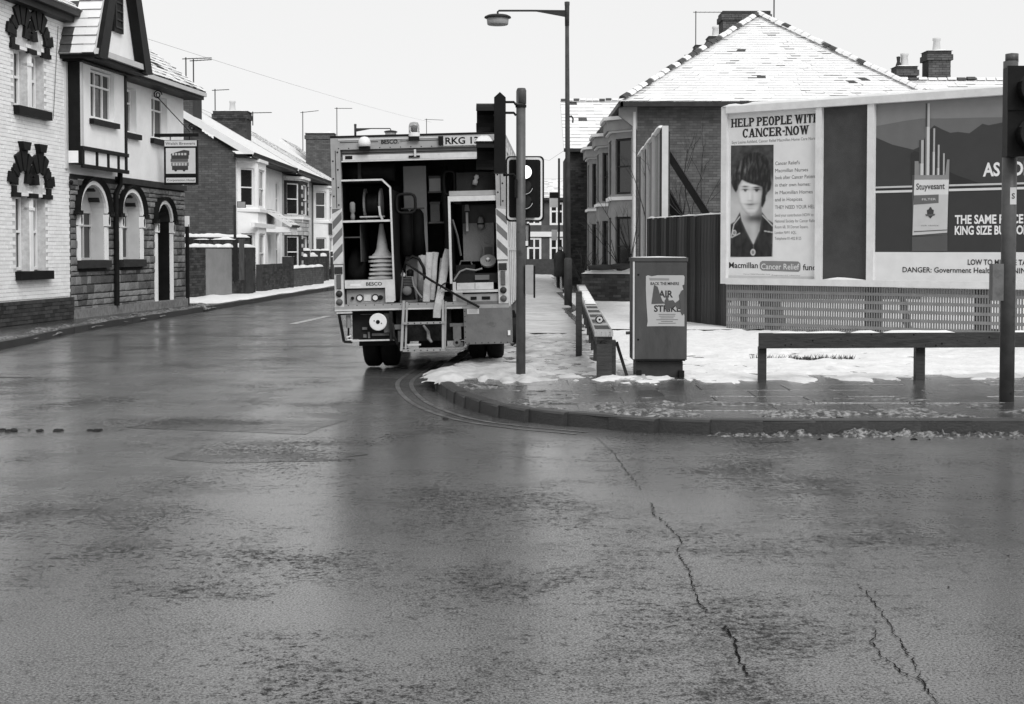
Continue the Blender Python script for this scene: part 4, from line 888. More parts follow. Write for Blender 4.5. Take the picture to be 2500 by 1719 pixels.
# roof fittings
dl = MB().lathe([(.078,0),(.078,.05),(.07,.085),(.045,.115),(0,.125)], (.434,-.06,2.84), n=18).build('dome_lamp', 'lampw', tk, smooth=True); B('lamp_base', 'black', (.37,.5,-.1,-.02,2.79,2.85), par=dl)
bc = MB().lathe([(.07,0),(.07,.05)], (1.056,-.02,2.95), n=18).build('beacon', 'lampw', tk); MB().lathe([(.068,.05),(.066,.14),(.05,.175),(0,.185)], (1.056,-.02,2.95), n=18).build('beacon_dome', 'clear', bc, smooth=True); MB().lathe([(.025,.05),(.03,.13),(0,.14)], (1.056,-.02,2.95), n=8).build('bulb', 'dgrey', bc); B('beacon_bracket', 'black', (.99,1.12,-.08,.04,2.90,2.95), par=bc)
npl = B('number_plate', 'reveal', (1.385,1.97,-.035,-.022,2.825,2.94)); B('plate_lamp', 'black', (1.36,1.42,-.06,-.02,2.83,2.945), par=npl); MB().text('RKG 137', (1.445,-.0365,2.845), UX, UZ, .082, .025, width=.49).build('lettering', 'black', npl)
# chassis, step, hitch
B('chassis', 'chassis', (.75,.85,.1,5.6,.5,.8), (1.35,1.45,.1,5.6,.5,.8), (.3,1.9,1.0,1.15,.36,.56), (.74,1.62,.12,.2,.38,.6), (.2,2.0,.4,.45,.5,.8)); B('fuel_tank', 'chassis', (.86,1.34,.6,1.2,.42,.7))
lb = B('generator_bay', 'darkin', (.19,.7,.14,.6,.42,.78)); B('bay_lip', 'edge', (.19,.75,-.0,.03,.40,.418)); B('bay_side', 'chassis', (.68,.72,-.02,.5,.4,.78)); dk_ = MB().lathe([(.11,0),(.11,.03),(.1,.035),(0,.035)], (.536,.02,.64), (0,-1,0), 28).build('spool', 'lampw', tk); MB().disc((.536,-.02,.64), .026, (0,1,0), 14).disc((.49,-.02,.655), .008, (0,1,0), 8).disc((.58,-.02,.622), .008, (0,1,0), 8).build('spool_hole', 'black', dk_)
for b_ in ((.32,.38,.1,.14,.54,.57), (.33,.37,.1,.14,.44,.48), (.39,.415,.1,.14,.43,.51), (.44,.66,.1,.14,.46,.49), (.3,.46,.1,.14,.73,.737), (.6,.67,.06,.14,.5,.74)): B('bay_fitting', 'plate', b_)
gb = MB(); gb.beam((.045,-.01,.755), (.10,-.01,.40), .03, .05, (0,1,0)); gb.beam((.10,-.01,.40), (.2,.02,.39), .03, .03); gb.beam((.04,-.01,.748), (.21,-.01,.748), .04, .02); gb.build('guard_bracket', 'black', tk); B('bracket_top', 'edge', (.02,.215,-.04,.02,.757,.772))
MB().lathe([(.03,0),(.03,.16)], (.155,.04,.57), n=14).build('jack', 'grender', tk); MB().tube([(.155,.04,.58), (.15,.04,.48), (.17,.04,.41)], .012, 8).build('jack_rod', 'black', tk); MB().tube([(.13,.03,.45),(.19,.03,.47)], .012, 6).tube([(.14,.03,.42),(.2,.03,.42)], .01, 6).build('shackle', 'lampw', tk)
st = thing('folding_step', 'pale metal two-tread step hung on the back of the truck', 'step', (1.13,-.15,.3), mw=TM)
for x in (.875, 1.365):
    MB().beam((x,-.04,.9), (x-.03*(x<1),-.2,.28), .03, .02).build('rail', 'body', st); MB().beam((x+.035,-.02,.88), (x+.02,-.17,.3), .022, .018).build('rail', 'body', st)
for z, y in ((.62,-.115), (.285,-.2)): tr = MB().box(.865,1.39,y-.03,y+.05,z-.014,z+.014).build('tread', 'body', st); MB().box(*(0,0,0,0,0,0)) if 0 else None; m_ = MB(); [m_.disc((.93+k*.08,y-.0315,z), .009, (0,1,0), 8) for k in range(6)]; m_.build('hole', 'black', tr)
MB().box(.9,1.08,-.12,-.1,.34,.36).build('brace', 'edge', st)
hk = MB(); hk.box(1.44,1.62,.0,.06,.56,.6); hk.box(1.48,1.58,-.02,.04,.4,.56); hk.lathe([(.05,0),(.05,.06),(.02,.06),(.02,0)], (1.525,.0,.36), (0,-1,0), 14); hk.build('tow_bracket', 'plate', tk); MB().tube([(1.1,.08,.58), (1.16,.05,.5), (1.17,.0,.42), (1.21,-.03,.37)], [.015,.02,.025,.015], 8).build('hook', 'grender', tk); B('bumper_bracket', 'plate', (.74,.86,.0,.04,.54,.6), (.78,.86,.02,.06,.38,.52)); MB().tube([(.72,0,.62),(.74,-.05,.45),(.78,-.02,.36),(.8,.05,.3)], .018, 8).build('chain', 'chassis', tk)
B('axle', 'chassis', (.3,1.95,1.0,1.12,.34,.46), (.95,1.3,.9,1.25,.24,.56)); B('light_block_left', 'chassis', (.3,.7,1.8,2.9,.25,.6)); B('light_block_mid', 'chassis', (.8,1.4,2.6,4.2,.22,.8)); B('light_block_right', 'chassis', (1.5,1.95,1.9,3.2,.3,.7)); B('light_block_front', 'chassis', (.5,1.7,4.4,5.6,.25,.7))  # plain boxes, and the axle, added to stop light leaking beneath the truck
B('spill_chute', 'plate', (1.5,1.6,.0,.3,.3,.36))
def wheel(x, y, r=.41, wd=.21):
    t = MB().lathe([(r*.58,-wd/2),(r*.9,-wd/2),(r*.98,-wd*.38),(r,-wd*.25),(r,wd*.25),(r*.98,wd*.38),(r*.9,wd/2),(r*.58,wd/2)], (x,y,r), (1,0,0), 32).build('tyre', 'rubber', tk, smooth=True); MB().lathe([(r*.6,-wd*.4),(r*.55,0),(.12,wd*.1),(0,wd*.1)], (x,y,r), (1,0,0), 20).build('rim', 'plate', t); return t
zr = .075
for x in (.335,.565): wheel(x, 1.05)
for x in (1.73,1.96):
    t = wheel(x, 1.0); t.location.z += zr
wheel(.3, 4.75); w_ = wheel(2.06, 4.6); w_.location.z += zr
B('mudguard', 'black', (.2,.72,.62,.66,.3,.62)); B('mudguard', 'black', (1.6,2.1,.62,.66,.34,.62)); MB().lathe([(.48,-.14),(.5,-.14),(.5,.14),(.48,.14)], (2.1,4.6,.46), (1,0,0), 16, arc=math.pi, a0=0).build('wheel_arch', 'dgrey', tk)
B('cab', 'body', (.1,2.1,4.35,6.0,.7,1.55), (.12,2.08,4.35,5.5,1.55,2.45), (.1,2.1,4.35,5.6,2.45,2.5)); B('windscreen', 'glass', (.25,1.95,5.49,5.52,1.6,2.35)); B('cab_step', 'plate', (2.0,2.2,4.2,4.35,.45,.8))
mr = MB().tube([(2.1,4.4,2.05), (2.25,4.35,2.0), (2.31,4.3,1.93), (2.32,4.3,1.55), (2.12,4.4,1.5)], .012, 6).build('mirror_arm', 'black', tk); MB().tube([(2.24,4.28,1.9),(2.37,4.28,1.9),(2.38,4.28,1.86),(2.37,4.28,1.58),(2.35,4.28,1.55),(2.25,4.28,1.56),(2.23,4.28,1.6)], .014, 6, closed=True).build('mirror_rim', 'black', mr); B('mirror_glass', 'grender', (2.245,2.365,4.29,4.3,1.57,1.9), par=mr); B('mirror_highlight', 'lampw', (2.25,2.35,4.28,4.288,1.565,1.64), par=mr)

m_ = MB()
for k in range(16): m_.disc((.1+k*.13, -.0225, 2.825), .008, (0,1,0), 6)
for k in range(14): m_.disc((.06+k*.11, -.0315, .855), .007, (0,1,0), 6)
for k in range(7): m_.disc((1.68+k*.08, -.0415, .35), .008, (0,1,0), 6).disc((1.635, -.0415, .36+k*.065), .007, (0,1,0), 6)
m_.build('rivets', 'black', tk, kind='stuff')
# ---- what lies in the truck: each a thing of its own
def content(name, lb, cat, loc, group=None): return thing(name, lb, cat, loc, group, mw=TM)
ord_ = ['lowest', 'second lowest', 'third', 'third from the top', 'second from the top', 'tall topmost']
for k in range(6):
    z = 1.178 + k*.053
    c = content('traffic_cone', f'{ord_[k]} cone of the pale traffic cone stack in the left locker', 'traffic cone', (.575,.3,z), 'stacked traffic cones')
    j = (k*37 % 7 - 3)*.004
    MB().lathe([(.15,.02),(.125,.045),(.098,.07),(.075,.12),(.028,.43),(.022,.44),(.0,.44)], (.575+j,.3,z), n=20).build('cone_body', 'cone', c, smooth=True)
    MB().prism([(.575+j+.155*sx, .3+.155*sy, z) for sx, sy in ((-1,-.9),(-.9,-1),(.9,-1),(1,-.9),(1,.9),(.9,1),(-.9,1),(-1,.9))], (0,0,.026)).build('foot', 'cone', c)
rl = content('cable_reel', 'dark cable reel with pale flanges on the upper left shelf', 'cable reel', (.48,.45,1.92))
for x in (.36,.56): MB().lathe([(.2,-.012),(.2,.012),(.03,.012)], (x,.45,2.14), (1,0,0), 24).build('flange', 'grender', rl)
MB().lathe([(.13,-.1),(.15,-.05),(.14,0),(.155,.06),(.13,.1)], (.46,.45,2.14), (1,0,0), 20).build('cable_drum', 'hose', rl, smooth=True); MB().tube([(.3,.3,1.97),(.62,.3,1.97)], .012, 6).build('stand_bar', 'edge', rl); MB().tube([(.555,.26,2.1),(.57,.24,1.99),(.6,.23,1.93)], .016, 6).build('stand_leg', 'lampw', rl)
gl = content('work_lamp', 'small metal hand lamp standing left of the cable reel', 'lamp', (.23,.15,1.92)); MB().lathe([(.025,0),(.03,.06),(.02,.1),(.035,.12),(.035,.22),(.02,.24)], (.23,.15,1.92), n=14).build('lamp_body', 'grender', gl, smooth=True)
ro = content('rolled_tarpaulin', 'dark rolled tarpaulin lying on top of the left locker', 'tarpaulin', (.42,.3,2.43)); MB().lathe([(.0,-.33),(.11,-.33),(.12,-.1),(.11,.2),(.12,.33),(0,.33)], (.42,.35,2.54), (1,0,0), 16).build('roll', 'rubber', ro, smooth=True); MB().box(.3,.34,.22,.48,2.425,2.66).build('strap', 'dgrey', ro)
jn = content('parts_bag', 'lumpy dark bag of fittings on the locker floor below the small shelf', 'bag', (.23,.4,1.18)); MB().lathe([(.0,0),(.12,.0),(.13,.1),(.11,.25),(.06,.36),(0,.4)], (.23,.4,1.18), n=12).build('bag', 'rubber', jn, smooth=True)
def loop(c, rx, rz, y, n=28, e=.5):
    o = []
    for k in range(n):
        t = 2*math.pi*k/n; cx, s_ = math.cos(t), math.sin(t); o.append((c[0]+rx*abs(cx)**e*(1 if cx>0 else -1), y, c[1]+rz*abs(s_)**e*(1 if s_>0 else -1)))
    return o
hs = [('black hose loop hanging beside the left locker', (.905,2.125), .12, .12, .2), ('tall black hose loop hanging by the bulkhead door', (1.45,2.38), .07, .15, .4)]
for lb, c, rx, rz, y in hs: tag(MB().tube(loop(c, rx, rz, y), .019, 8, closed=True).build('hose_loop', 'hose', smooth=True), lb, 'hose', 'black hoses hung in the truck').matrix_world = TM @ Matrix.Translation((c[0], y, c[1]-rz-.019))
h = content('suction_hose', 'thick black hose hanging down the middle of the truck opening', 'hose', (1.4,.5,1.0), 'black hoses hung in the truck'); MB().tube([(1.37,.6,2.6),(1.38,.55,2.2),(1.41,.5,1.8),(1.40,.45,1.4),(1.36,.4,.92)], .045, 10).build('hose', 'hose', h, smooth=True)
dm = content('tool_chest', 'dark bundle of tools stowed above the right locker', 'tools', (1.8,.4,2.27)); MB().box(1.55,2.05,.25,.7,2.265,2.5).build('chest', 'darkin', dm); MB().lathe([(.03,0),(.035,.05),(.02,.07),(.035,.1),(.02,.13)], (1.78,.22,2.34), (0.3,0,1), 10).build('valve', 'grender', dm, smooth=True)
g = content('generator', 'small grimy engine standing at the left of the truck doorway', 'engine', (.9,.25,.87))
MB().box(.83,.98,.18,.4,.9,1.06).build('crankcase', 'chassis', g); MB().box(.8,1.02,.16,.42,.87,.9).build('skid', 'plate', g); MB().lathe([(.05,0),(.06,.02),(.06,.06),(.05,.08)], (.9,.17,1.02), (0,-1,0), 14).build('flywheel', 'plate', g, smooth=True)
MB().box(.86,.95,.2,.34,1.06,1.19).build('cylinder_block', 'dgrey', g); m_ = MB(); [m_.box(.845,.965,.185,.355,1.07+k*.02,1.078+k*.02) for k in range(6)]; m_.build('cooling_fins', 'plate', g); MB().lathe([(.045,0),(.045,.07),(.02,.09)], (.93,.26,1.2), n=12).build('air_filter', 'black', g, smooth=True); MB().lathe([(.03,0),(.03,.03),(.018,.05)], (.845,.2,1.2), n=10).build('filler_cap', 'lampw', g, smooth=True)
for a, b in (((.81,.17,.88),(.85,.17,1.3)), ((1.02,.17,.88),(.97,.17,1.2))): MB().tube([a, b], .012, 6).build('frame_tube', 'plate', g)
bg_ = content('canvas_roll', 'pale canvas roll standing behind the engine', 'canvas roll', (1.08,.4,.87)); MB().lathe([(0,0),(.075,.0),(.08,.2),(.07,.45),(.05,.56),(0,.57)], (1.075,.42,.9), n=16).build('roll', 'canvas', bg_, smooth=True)
hc = content('rubber_pipe', 'curved black pipe arching over the engine and canvas roll', 'pipe', (1,.15,.9)); MB().tube([(.86,.14,1.28),(.9,.12,1.4),(.98,.12,1.455),(1.06,.12,1.42),(1.12,.12,1.3),(1.13,.13,1.15)], .02, 8).build('pipe', 'hose', hc, smooth=True); MB().tube([(.97,.1,1.2),(.99,.09,1.08),(1.05,.08,.98),(1.09,.08,.93)], .012, 6).build('branch_pipe', 'grender', hc)
def strap(name, lb, pts, wd, th=.025):
    s_ = content(name, lb, 'fire hose', pts[-1], 'flat canvas hoses hanging from the truck'); mb = MB(); rnd = random.Random(len(lb))
    L = [(V(p)) for p in pts]; vs = []; K = 8
    for i, p in enumerate(L):
        d = (L[min(i+1,len(L)-1)] - L[max(i-1,0)]).normalized(); n = d.cross(V((0,1,0))).normalized(); w_ = wd*(1+rnd.uniform(-.06,.06))
        for k in range(K):
            t = 2*math.pi*k/K; vs.append(p + n*math.cos(t)*w_/2 + V((0,1,0))*math.sin(t)*th/2)
    fs = [(i*K+j, i*K+(j+1)%K, (i+1)*K+(j+1)%K, (i+1)*K+j) for i in range(len(L)-1) for j in range(K)] + [tuple(range(K)), tuple((len(L)-1)*K+j for j in range(K))]
    mb.idx(vs, fs).build('hose', 'canvas', s_); return s_
strap('canvas_hose', 'left flat canvas hose standing upright beside its twin', [(1.19,.2,1.5),(1.185,.17,1.4),(1.17,.14,1.25),(1.155,.1,1.08),(1.145,.06,.88)], .085)
strap('canvas_hose', 'flat canvas hose pressed against the upright left hose', [(1.265,.24,1.5),(1.25,.2,1.38),(1.24,.16,1.22),(1.225,.14,1.05),(1.21,.1,.9)], .075)
strap('canvas_hose', 'long flat canvas hose draped down over the step between the rails', [(1.43,.22,1.53),(1.405,.16,1.44),(1.38,.12,1.28),(1.35,.06,1.1),(1.325,.0,.95),(1.31,-.06,.86),(1.29,-.07,.77),(1.285,-.075,.68)], .095)
strap('canvas_hose', 'narrow canvas hose behind the long draped hose', [(1.345,.28,1.42),(1.33,.24,1.3),(1.315,.22,1.15),(1.31,.2,1.0)], .05)
br = content('crowbar', 'long black bar leaning diagonally across the doorway', 'bar', (1.4,-.06,.85)); MB().tube([(.90,.05,1.375),(1.2,-.02,1.16),(1.5,-.05,.98),(1.62,-.06,.91),(1.82,-.06,.80)], .015, 8).build('bar', 'hose', br)
bk = content('bucket', 'round black bucket lying at the foot of the hoses', 'bucket', (1.42,.15,.95)); MB().lathe([(.09,0),(.1,.18),(.09,.18),(.08,.02)], (1.42,.2,1.02), (0,-1,0), 18).build('pail', 'rubber', bk, smooth=True); MB().tube(loop((1.42,.96), .09, .05, .0)[:15], .008, 5).build('handle', 'edge', bk)
jk = content('work_coat', 'dark work coats hanging in the middle of the truck below the hose loop', 'coats', (.9,.8,1.5), None); mb = MB()
for x, y in ((.84,.75),(.93,.85),(1.0,.8)): mb.lathe([(.03,.62),(.07,.56),(.075,.3),(.09,.02),(.0,.0)], (x,y,1.45), n=10)
mb.build('cloth', 'rubber', jk, smooth=True, kind='stuff'); MB().tube([(.78,.8,2.08),(1.08,.8,2.08)], .01, 6).build('hook_rail', 'plate', jk)
cp = content('strap_coil', 'dark coiled strap hanging below the tall hose loop', 'strap', (1.45,.35,1.3)); MB().tube([(1.44,.4,2.2),(1.46,.34,1.9),(1.43,.3,1.55),(1.45,.3,1.35),(1.48,.3,1.6),(1.47,.34,2.1)], .013, 6).build('strap', 'hose', cp, smooth=True)
for k, (x0, x1, z0, z1, lb) in enumerate(((1.14,1.29,2.302,2.5,'pale storage box on the upper shelf at the middle of the truck'), (1.15,1.27,1.902,2.16,'grey storage box on the lower shelf at the middle of the truck'))):
    bx = content('storage_box', lb, 'box', (1.21,1.0,z0), 'storage boxes in the truck'); MB().box(x0,x1,.92,1.2,z0,z1).build('box', 'grender' if k else 'reveal', bx); MB().box(x0-.006,x1+.006,.912,1.21,z1-.03,z1+.004).build('lid', 'plate', bx)
# right locker contents
t = content('hand_tool', 'pale handled tool hanging at the left of the right locker', 'tool', (1.66,.45,1.7)); MB().box(1.645,1.675,.44,.47,1.76,2.0).build('handle', 'edge', t); MB().prism([(1.63,.45,2.02),(1.7,.45,2.02),(1.68,.45,2.1),(1.64,.45,2.1)], (0,.03,0)).build('head', 'grender', t)
t = content('gas_lamp', 'small lantern hanging on the back of the right locker', 'lantern', (1.84,.45,1.76)); MB().lathe([(.025,0),(.045,.03),(.045,.08),(.035,.14),(.02,.16)], (1.835,.46,1.78), n=12).build('lantern_body', 'grender', t, smooth=True); MB().lathe([(.047,.0),(.047,.02)], (1.835,.46,1.84), n=12).build('band', 'black', t)
t = content('pulley_wheel', 'pale pulley wheel lying on the right locker floor', 'pulley', (1.93,.2,1.36)); MB().lathe([(.1,-.015),(.1,.015),(.03,.02),(.03,-.02)], (1.93,.22,1.37), (.0,-.75,.66), 24).build('wheel', 'grender', t); MB().lathe([(.02,-.03),(.02,.05)], (1.93,.22,1.37), (.0,-.75,.66), 10).build('hub', 'edge', t)
t = content('jerry_can', 'square fuel can standing at the back of the right locker', 'fuel can', (1.93,.4,1.4)); MB().box(1.86,2.0,.36,.46,1.4,1.58).build('can', 'plate', t); MB().box(1.88,1.98,.352,.36,1.43,1.55).build('panel', 'inner', t)
t = content('air_line', 'thin air line coiled along the right locker floor', 'hose', (1.6,.1,1.24)); MB().tube([(1.5,.05,1.14),(1.58,.06,1.25),(1.66,.06,1.28),(1.78,.06,1.26),(1.86,.08,1.28)], .012, 6).build('line', 'grender', t); MB().tube([(1.5,.1,1.9),(1.55,.2,1.7),(1.58,.3,1.45)], .014, 6).build('line', 'plate', t)
t = content('toolbox', 'dark wooden toolbox in front of the right locker back plate', 'toolbox', (1.7,.3,1.22)); MB().box(1.52,1.76,.2,.4,1.22,1.33).build('box', 'chassis', t); MB().tube([(1.56,.3,1.33),(1.58,.3,1.38),(1.7,.3,1.38),(1.72,.3,1.33)], .01, 6).build('handle', 'plate', t)
#PART5
# ------------------------------------------------------------------ signals and lamps
Z0 = .112
ts = thing('traffic_signal', 'grey signal pole beside the truck with two heads, one seen from the side', 'traffic light', (.1,16.05,Z0))
MB().lathe([(.053,0),(.053,3.28)], (.1,16.05,.06), n=20).build('pole', 'galv', ts, smooth=True); MB().lathe([(.056,0),(.056,.15),(.045,.175),(0,.18)], (.105,16.05,3.2), n=18).build('cap', 'galv', ts, smooth=True); MB().lathe([(.062,0),(.062,.03)], (.1,16.05,3.16), n=18).build('collar', 'black', ts)
hd = MB().box(-.2,-.07,15.92,16.18,2.42,3.26).prism([(-.2,15.92,3.26),(-.07,15.92,3.26),(-.135,15.92,3.32)], (0,.26,0)).build('signal_head', 'sig', ts)
def visor(c, ax, r, L, arc, a0, par, n=18, th=.006):
    return MB().lathe([(r,0),(r,L),(r-th,L),(r-th,0)], c, ax, n, arc=arc, a0=a0).build('visor', 'sig', par, smooth=False)
for z in (3.04,2.63): visor((-.2,16.05,z), (-1,0,0), .165, .2, 2*math.pi*.86, R(-155), hd); MB().disc((-.203,16.05,z), .15, (1,0,0), 20).build('lens', 'lens', hd)
snowcap(hd, (-.41,16.05,2.775), (-.215,16.05,2.775), .2, .1, 3, step=.03)
for z in (3.22,3.1): MB().tube([(-.08,16.05,z),(.02,16.05,z),(.045,16.05,z-.03)], .014, 8).build('bracket', 'black', ts)
MB().tube([(-.1,16.05,2.40),(.02,16.05,2.41),(.05,16.05,2.37),(.05,16.05,2.2)], .014, 8).build('bracket', 'black', ts); MB().box(.03,.06,16.0,16.1,2.15,2.35).build('clamp', 'black', ts)
cx, y = .145, 16.2; hw = .2
def rr(x0, x1, z0, z1, r, y, n=5):
    o = []
    for X, Z, a in ((x1-r,z1-r,0),(x0+r,z1-r,90),(x0+r,z0+r,180),(x1-r,z0+r,270)):
        for k in range(n+1): t = R(a+90*k/n); o.append((X+r*math.cos(t), y, Z+r*math.sin(t)))
    return o
b = MB().prism(rr(cx-hw-.015,cx+hw+.02,1.88,2.625,.05,y), (0,.03,0)).build('backing_board', 'sig', ts)
i_, o_ = rr(cx-hw+.02,cx+hw-.02,1.925,2.585,.03,y-.003), rr(cx-hw,cx+hw,1.9,2.61,.045,y-.003); mb = MB()
for k in range(len(o_)): mb.face([o_[k], o_[(k+1)%len(o_)], i_[(k+1)%len(o_)], i_[k]])
mb.build('white_border', 'lampw', b)
hb = MB().box(cx-.12,cx+.12,y-.05,y-.004,1.93,2.57).build('signal_head', 'sig', ts)
for z, m in ((2.44,'lit'), (2.275,'lens'), (2.11,'lens')):
    MB().disc((cx+.0,y-.053,z), .078, (0,1,0), 22).build('lens', m, hb); visor((cx,y-.052,z), (0,-1,0), .086, .1, R(200), R(-10), hb)
    if m != 'lit': MB().lathe([(.09,.1),(.083,.1),(.083,.095),(.09,.095)], (cx,y-.052,z), (0,-1,0), 18, arc=R(150), a0=R(15)).build('visor_frost', 'lampw', hb)
bx = MB().box(.15,.24,15.97,16.1,1.06,1.39).build('push_button_box', 'body', ts); MB().box(.242,.262,15.98,16.09,1.02,1.38).build('button_plate', 'black', bx)

ps = thing('pedestrian_signal', 'near pole carrying the red man pedestrian head at the frame edge', 'traffic light', (4.71,13.5,Z0))
MB().lathe([(.068,0),(.068,3.28)], (4.71,13.5,.06), n=20).build('pole', 'galv', ps, smooth=True); MB().lathe([(.06,0),(.06,.08),(0,.09)], (4.72,13.5,3.33), n=18).build('cap', 'galv', ps, smooth=True)
hd = MB().box(4.61,5.03,13.28,13.42,2.43,3.26).build('signal_head', 'sig', ps); MB().box(4.6,5.04,13.26,13.29,2.86,3.27).build('upper_hood_plate', 'sig', hd)
for z, m in ((3.06,1), (2.64,0)):
    visor((4.85,13.27,z), (0,-1,0), .165, .13, R(220), R(-20), hd); MB().disc((4.85,13.255,z), .155, (0,1,0), 28).build('lens', 'darkin', hd)
    MB().lathe([(.172,.13),(.166,.13),(.166,.125),(.172,.125)], (4.85,13.27,z), (0,-1,0), 20, arc=R(95), a0=R(55)).build('visor_frost', 'lampw', hd)
pm = MB(); q = lambda pts: pm.face([(4.85+x, 13.25, 3.05+z) for x, z in pts])
pm.disc((4.85,13.25,3.16), .022, (0,1,0), 14); q([(-.05,.13-.0),(.05,.13),(.055,.02),(.036,.02),(.034,.09),(.03,-.03),(.03,-.14),(.004,-.14),(.0,-.03),(-.004,-.14),(-.03,-.14),(-.03,-.03),(-.034,.09),(-.036,.02),(-.055,.02)]); pm.build('standing_man', 'grender', hd); MB().disc((4.825,13.245,3.05), .02, (0,1,0), 12).build('bulb_glow', 'lit', hd)
bx = MB().box(4.55,4.655,13.46,13.56,1.08,1.43).build('push_button_box', 'plate', ps); p = MB(); p.face([(4.695,13.4315,1.99),(4.755,13.4315,1.99),(4.755,13.4315,2.15),(4.695,13.4315,2.15)], 0, .6); p.text('S', (4.71,13.43,2.045), UX, UZ, .05, .015, col=.03); p.build('sticker', 'print', ps)

def lamp(lb):
    t = thing('street_lamp', lb, 'street lamp', (1.42,36,Z0), 'street lamps')
    MB().lathe([(.1,0),(.1,1.2),(.075,1.25)], (1.42,36,.1), n=16).build('base', 'column', t, smooth=True); MB().tube([(1.42,36,1.3),(1.40,36,4.5),(1.385,36,7.2)], [.07,.06,.05], 12).build('column', 'column', t, smooth=True); MB().lathe([(.055,0),(.06,.5),(.065,.52),(.065,.6),(0,.61)], (1.385,36,7.18), n=14).build('cap', 'column', t, smooth=True)
    MB().tube([(1.38,36,7.55),(.5,36,7.56),(-.33,36,7.56),(-.36,36,7.53),(-.36,36,7.46)], .025, 8).build('arm', 'dgrey', t); MB().prism([(1.36,35.98,7.54),(1.36,35.98,7.4),(.6,35.98,7.54)], (0,.04,0)).build('gusset', 'dgrey', t)
    la = MB().lathe([(0,.2),(.1,.19),(.26,.165),(.33,.13),(.34,.1),(.3,.085)], (-.36,36,7.28), n=24).build('lantern_hood', 'dgrey', t, smooth=True); MB().lathe([(.28,.1),(.265,-.06),(.25,-.075),(0,-.075)], (-.36,36,7.28), n=20).build('lantern_bowl', 'lantern', la, smooth=True); MB().tube([(1.42,36,4.9),(1.5,36,4.92),(1.54,36,4.85),(1.53,36,4.75)], .022, 6).build('hook', 'black', t)
    return t
l1 = lamp('tall street lamp on the right footway with its arm over the road')
copy_thing(l1, Matrix.Translation((-7.5,68,Z0)) @ Matrix.Rotation(math.pi,4,'Z') @ Matrix.Diagonal((.966,.966,.966,1)), 'distant street lamp whose head shows above the truck roof')
bs = thing('bus_stop', 'bus stop flag on a thin post behind the person', 'bus stop', (1.75,51,Z0)); MB().tube([(1.78,54,.1),(1.78,54,5.0)], .04, 8).build('post', 'dgrey', bs); MB().box(1.42,1.74,53.98,54.02,3.15,3.5).build('flag', 'reveal', bs); MB().box(1.42,1.74,53.97,54.03,3.5,3.72).build('flag_head', 'black', bs); MB().box(1.5,1.72,53.98,54.02,1.9,2.3).build('timetable', 'reveal', bs)

# ------------------------------------------------------------------ rails, cabinet
kr = thing('knee_rail', 'low dark timber knee rail in front of the hoardings', 'railing', (4,15.6,Z0), 'knee rails')
for x, y, wd in ((2.74,15.55,.08), (4.5,15.68,.1), (6.3,15.8,.1), (8.1,15.9,.1)): MB().box(x-wd/2,x+wd/2,y-.05,y+.05,.06,.5).build('post', 'rail', kr)
fk = frame((2.69,15.5), (1,.066)); be = MB().fbox(fk, 0, 6.5, -.0, .09, .49, .655).build('beam', 'rail', kr); snowcap(be, fk(.15,.03,.655), fk(6.3,.03,.655), .09, .028, 5, gap=.12)
m_ = MB(); rnd = random.Random(4)
for k in range(40): s = rnd.uniform(.1,4); m_.disc(fk(s,.0905,rnd.uniform(.5,.64)), rnd.uniform(.004,.012), fk.n, 8)
m_.build('knots', 'black', be, kind='stuff')
r2 = thing('knee_rail', 'long timber knee rail running away along the footway edge', 'railing', (1.1,17,Z0), 'knee rails')
fr_ = frame((1.04,16.0), (.036,1)); 
for k in range(12):
    s = .02 if k == 0 else .7 + k*1.75; wd = .085 if k == 0 else .07; MB().fbox(fr_, s-.05, s+.07, -wd, wd-.0, .06, .585).build('post', 'rail', r2)
MB().fbox(fr_, .1, .3, .09, .135, .06, .53).build('post', 'rail', r2)
be = MB().fbox(fr_, -.02, 21, -.11, .1, .585, .64).build('beam', 'paleboard', r2); MB().fbox(fr_, -.03, 21, -.1, .09, .5, .584).build('under_beam', 'rail', r2)
for k in range(14):
    s = .5 + k*1.45; MB().face([fr_(s,-.09,.643), fr_(s,.08,.643), fr_(s+.75,.08,.643), fr_(s+.75,-.09,.643)]).build('bare_patch', 'rail', be)
tc_ = thing('tin_can', 'round tin can lying end on upon the near end of the receding knee rail', 'can', fr_(1.7,-.01,.641)); cc = fr_(1.7,-.01,.691)
MB().lathe([(.05,0),(.05,-.12),(0,-.12)], cc, (0,-1,0), 20).build('tin', 'grender', tc_); MB().lathe([(.05,.002),(.038,.002)], cc, (0,-1,0), 20, caps=False).build('rim', 'black', tc_); MB().disc(cc + V((0,-.0015,0)), .037, (0,1,0), 18).build('tin_end', 'reveal', tc_); MB().disc(cc + V((0,-.003,0)), .014, (0,1,0), 12).build('dent', 'black', tc_)
snowcap(be, fr_(8,0,.645), fr_(20,0,.645), .18, .03, 6, gap=.05)
tag(MB().box(.86,.94,19.08,19.16,.06,1.0).build('marker_post', 'rail'), 'upright thin dark post left of the receding knee rail', 'post'); tag(MB().beam((1.2,16.3,.5),(1.31,16.05,.1),.035,.02,(0,1,0)).build('leaning_lath', 'wood'), 'short pale lath leaning against the near end of the knee rail', 'stick')
cb = thing('control_cabinet', 'dark grey traffic control cabinet with a torn poster on its door', 'cabinet', (1.655,16.2,Z0))
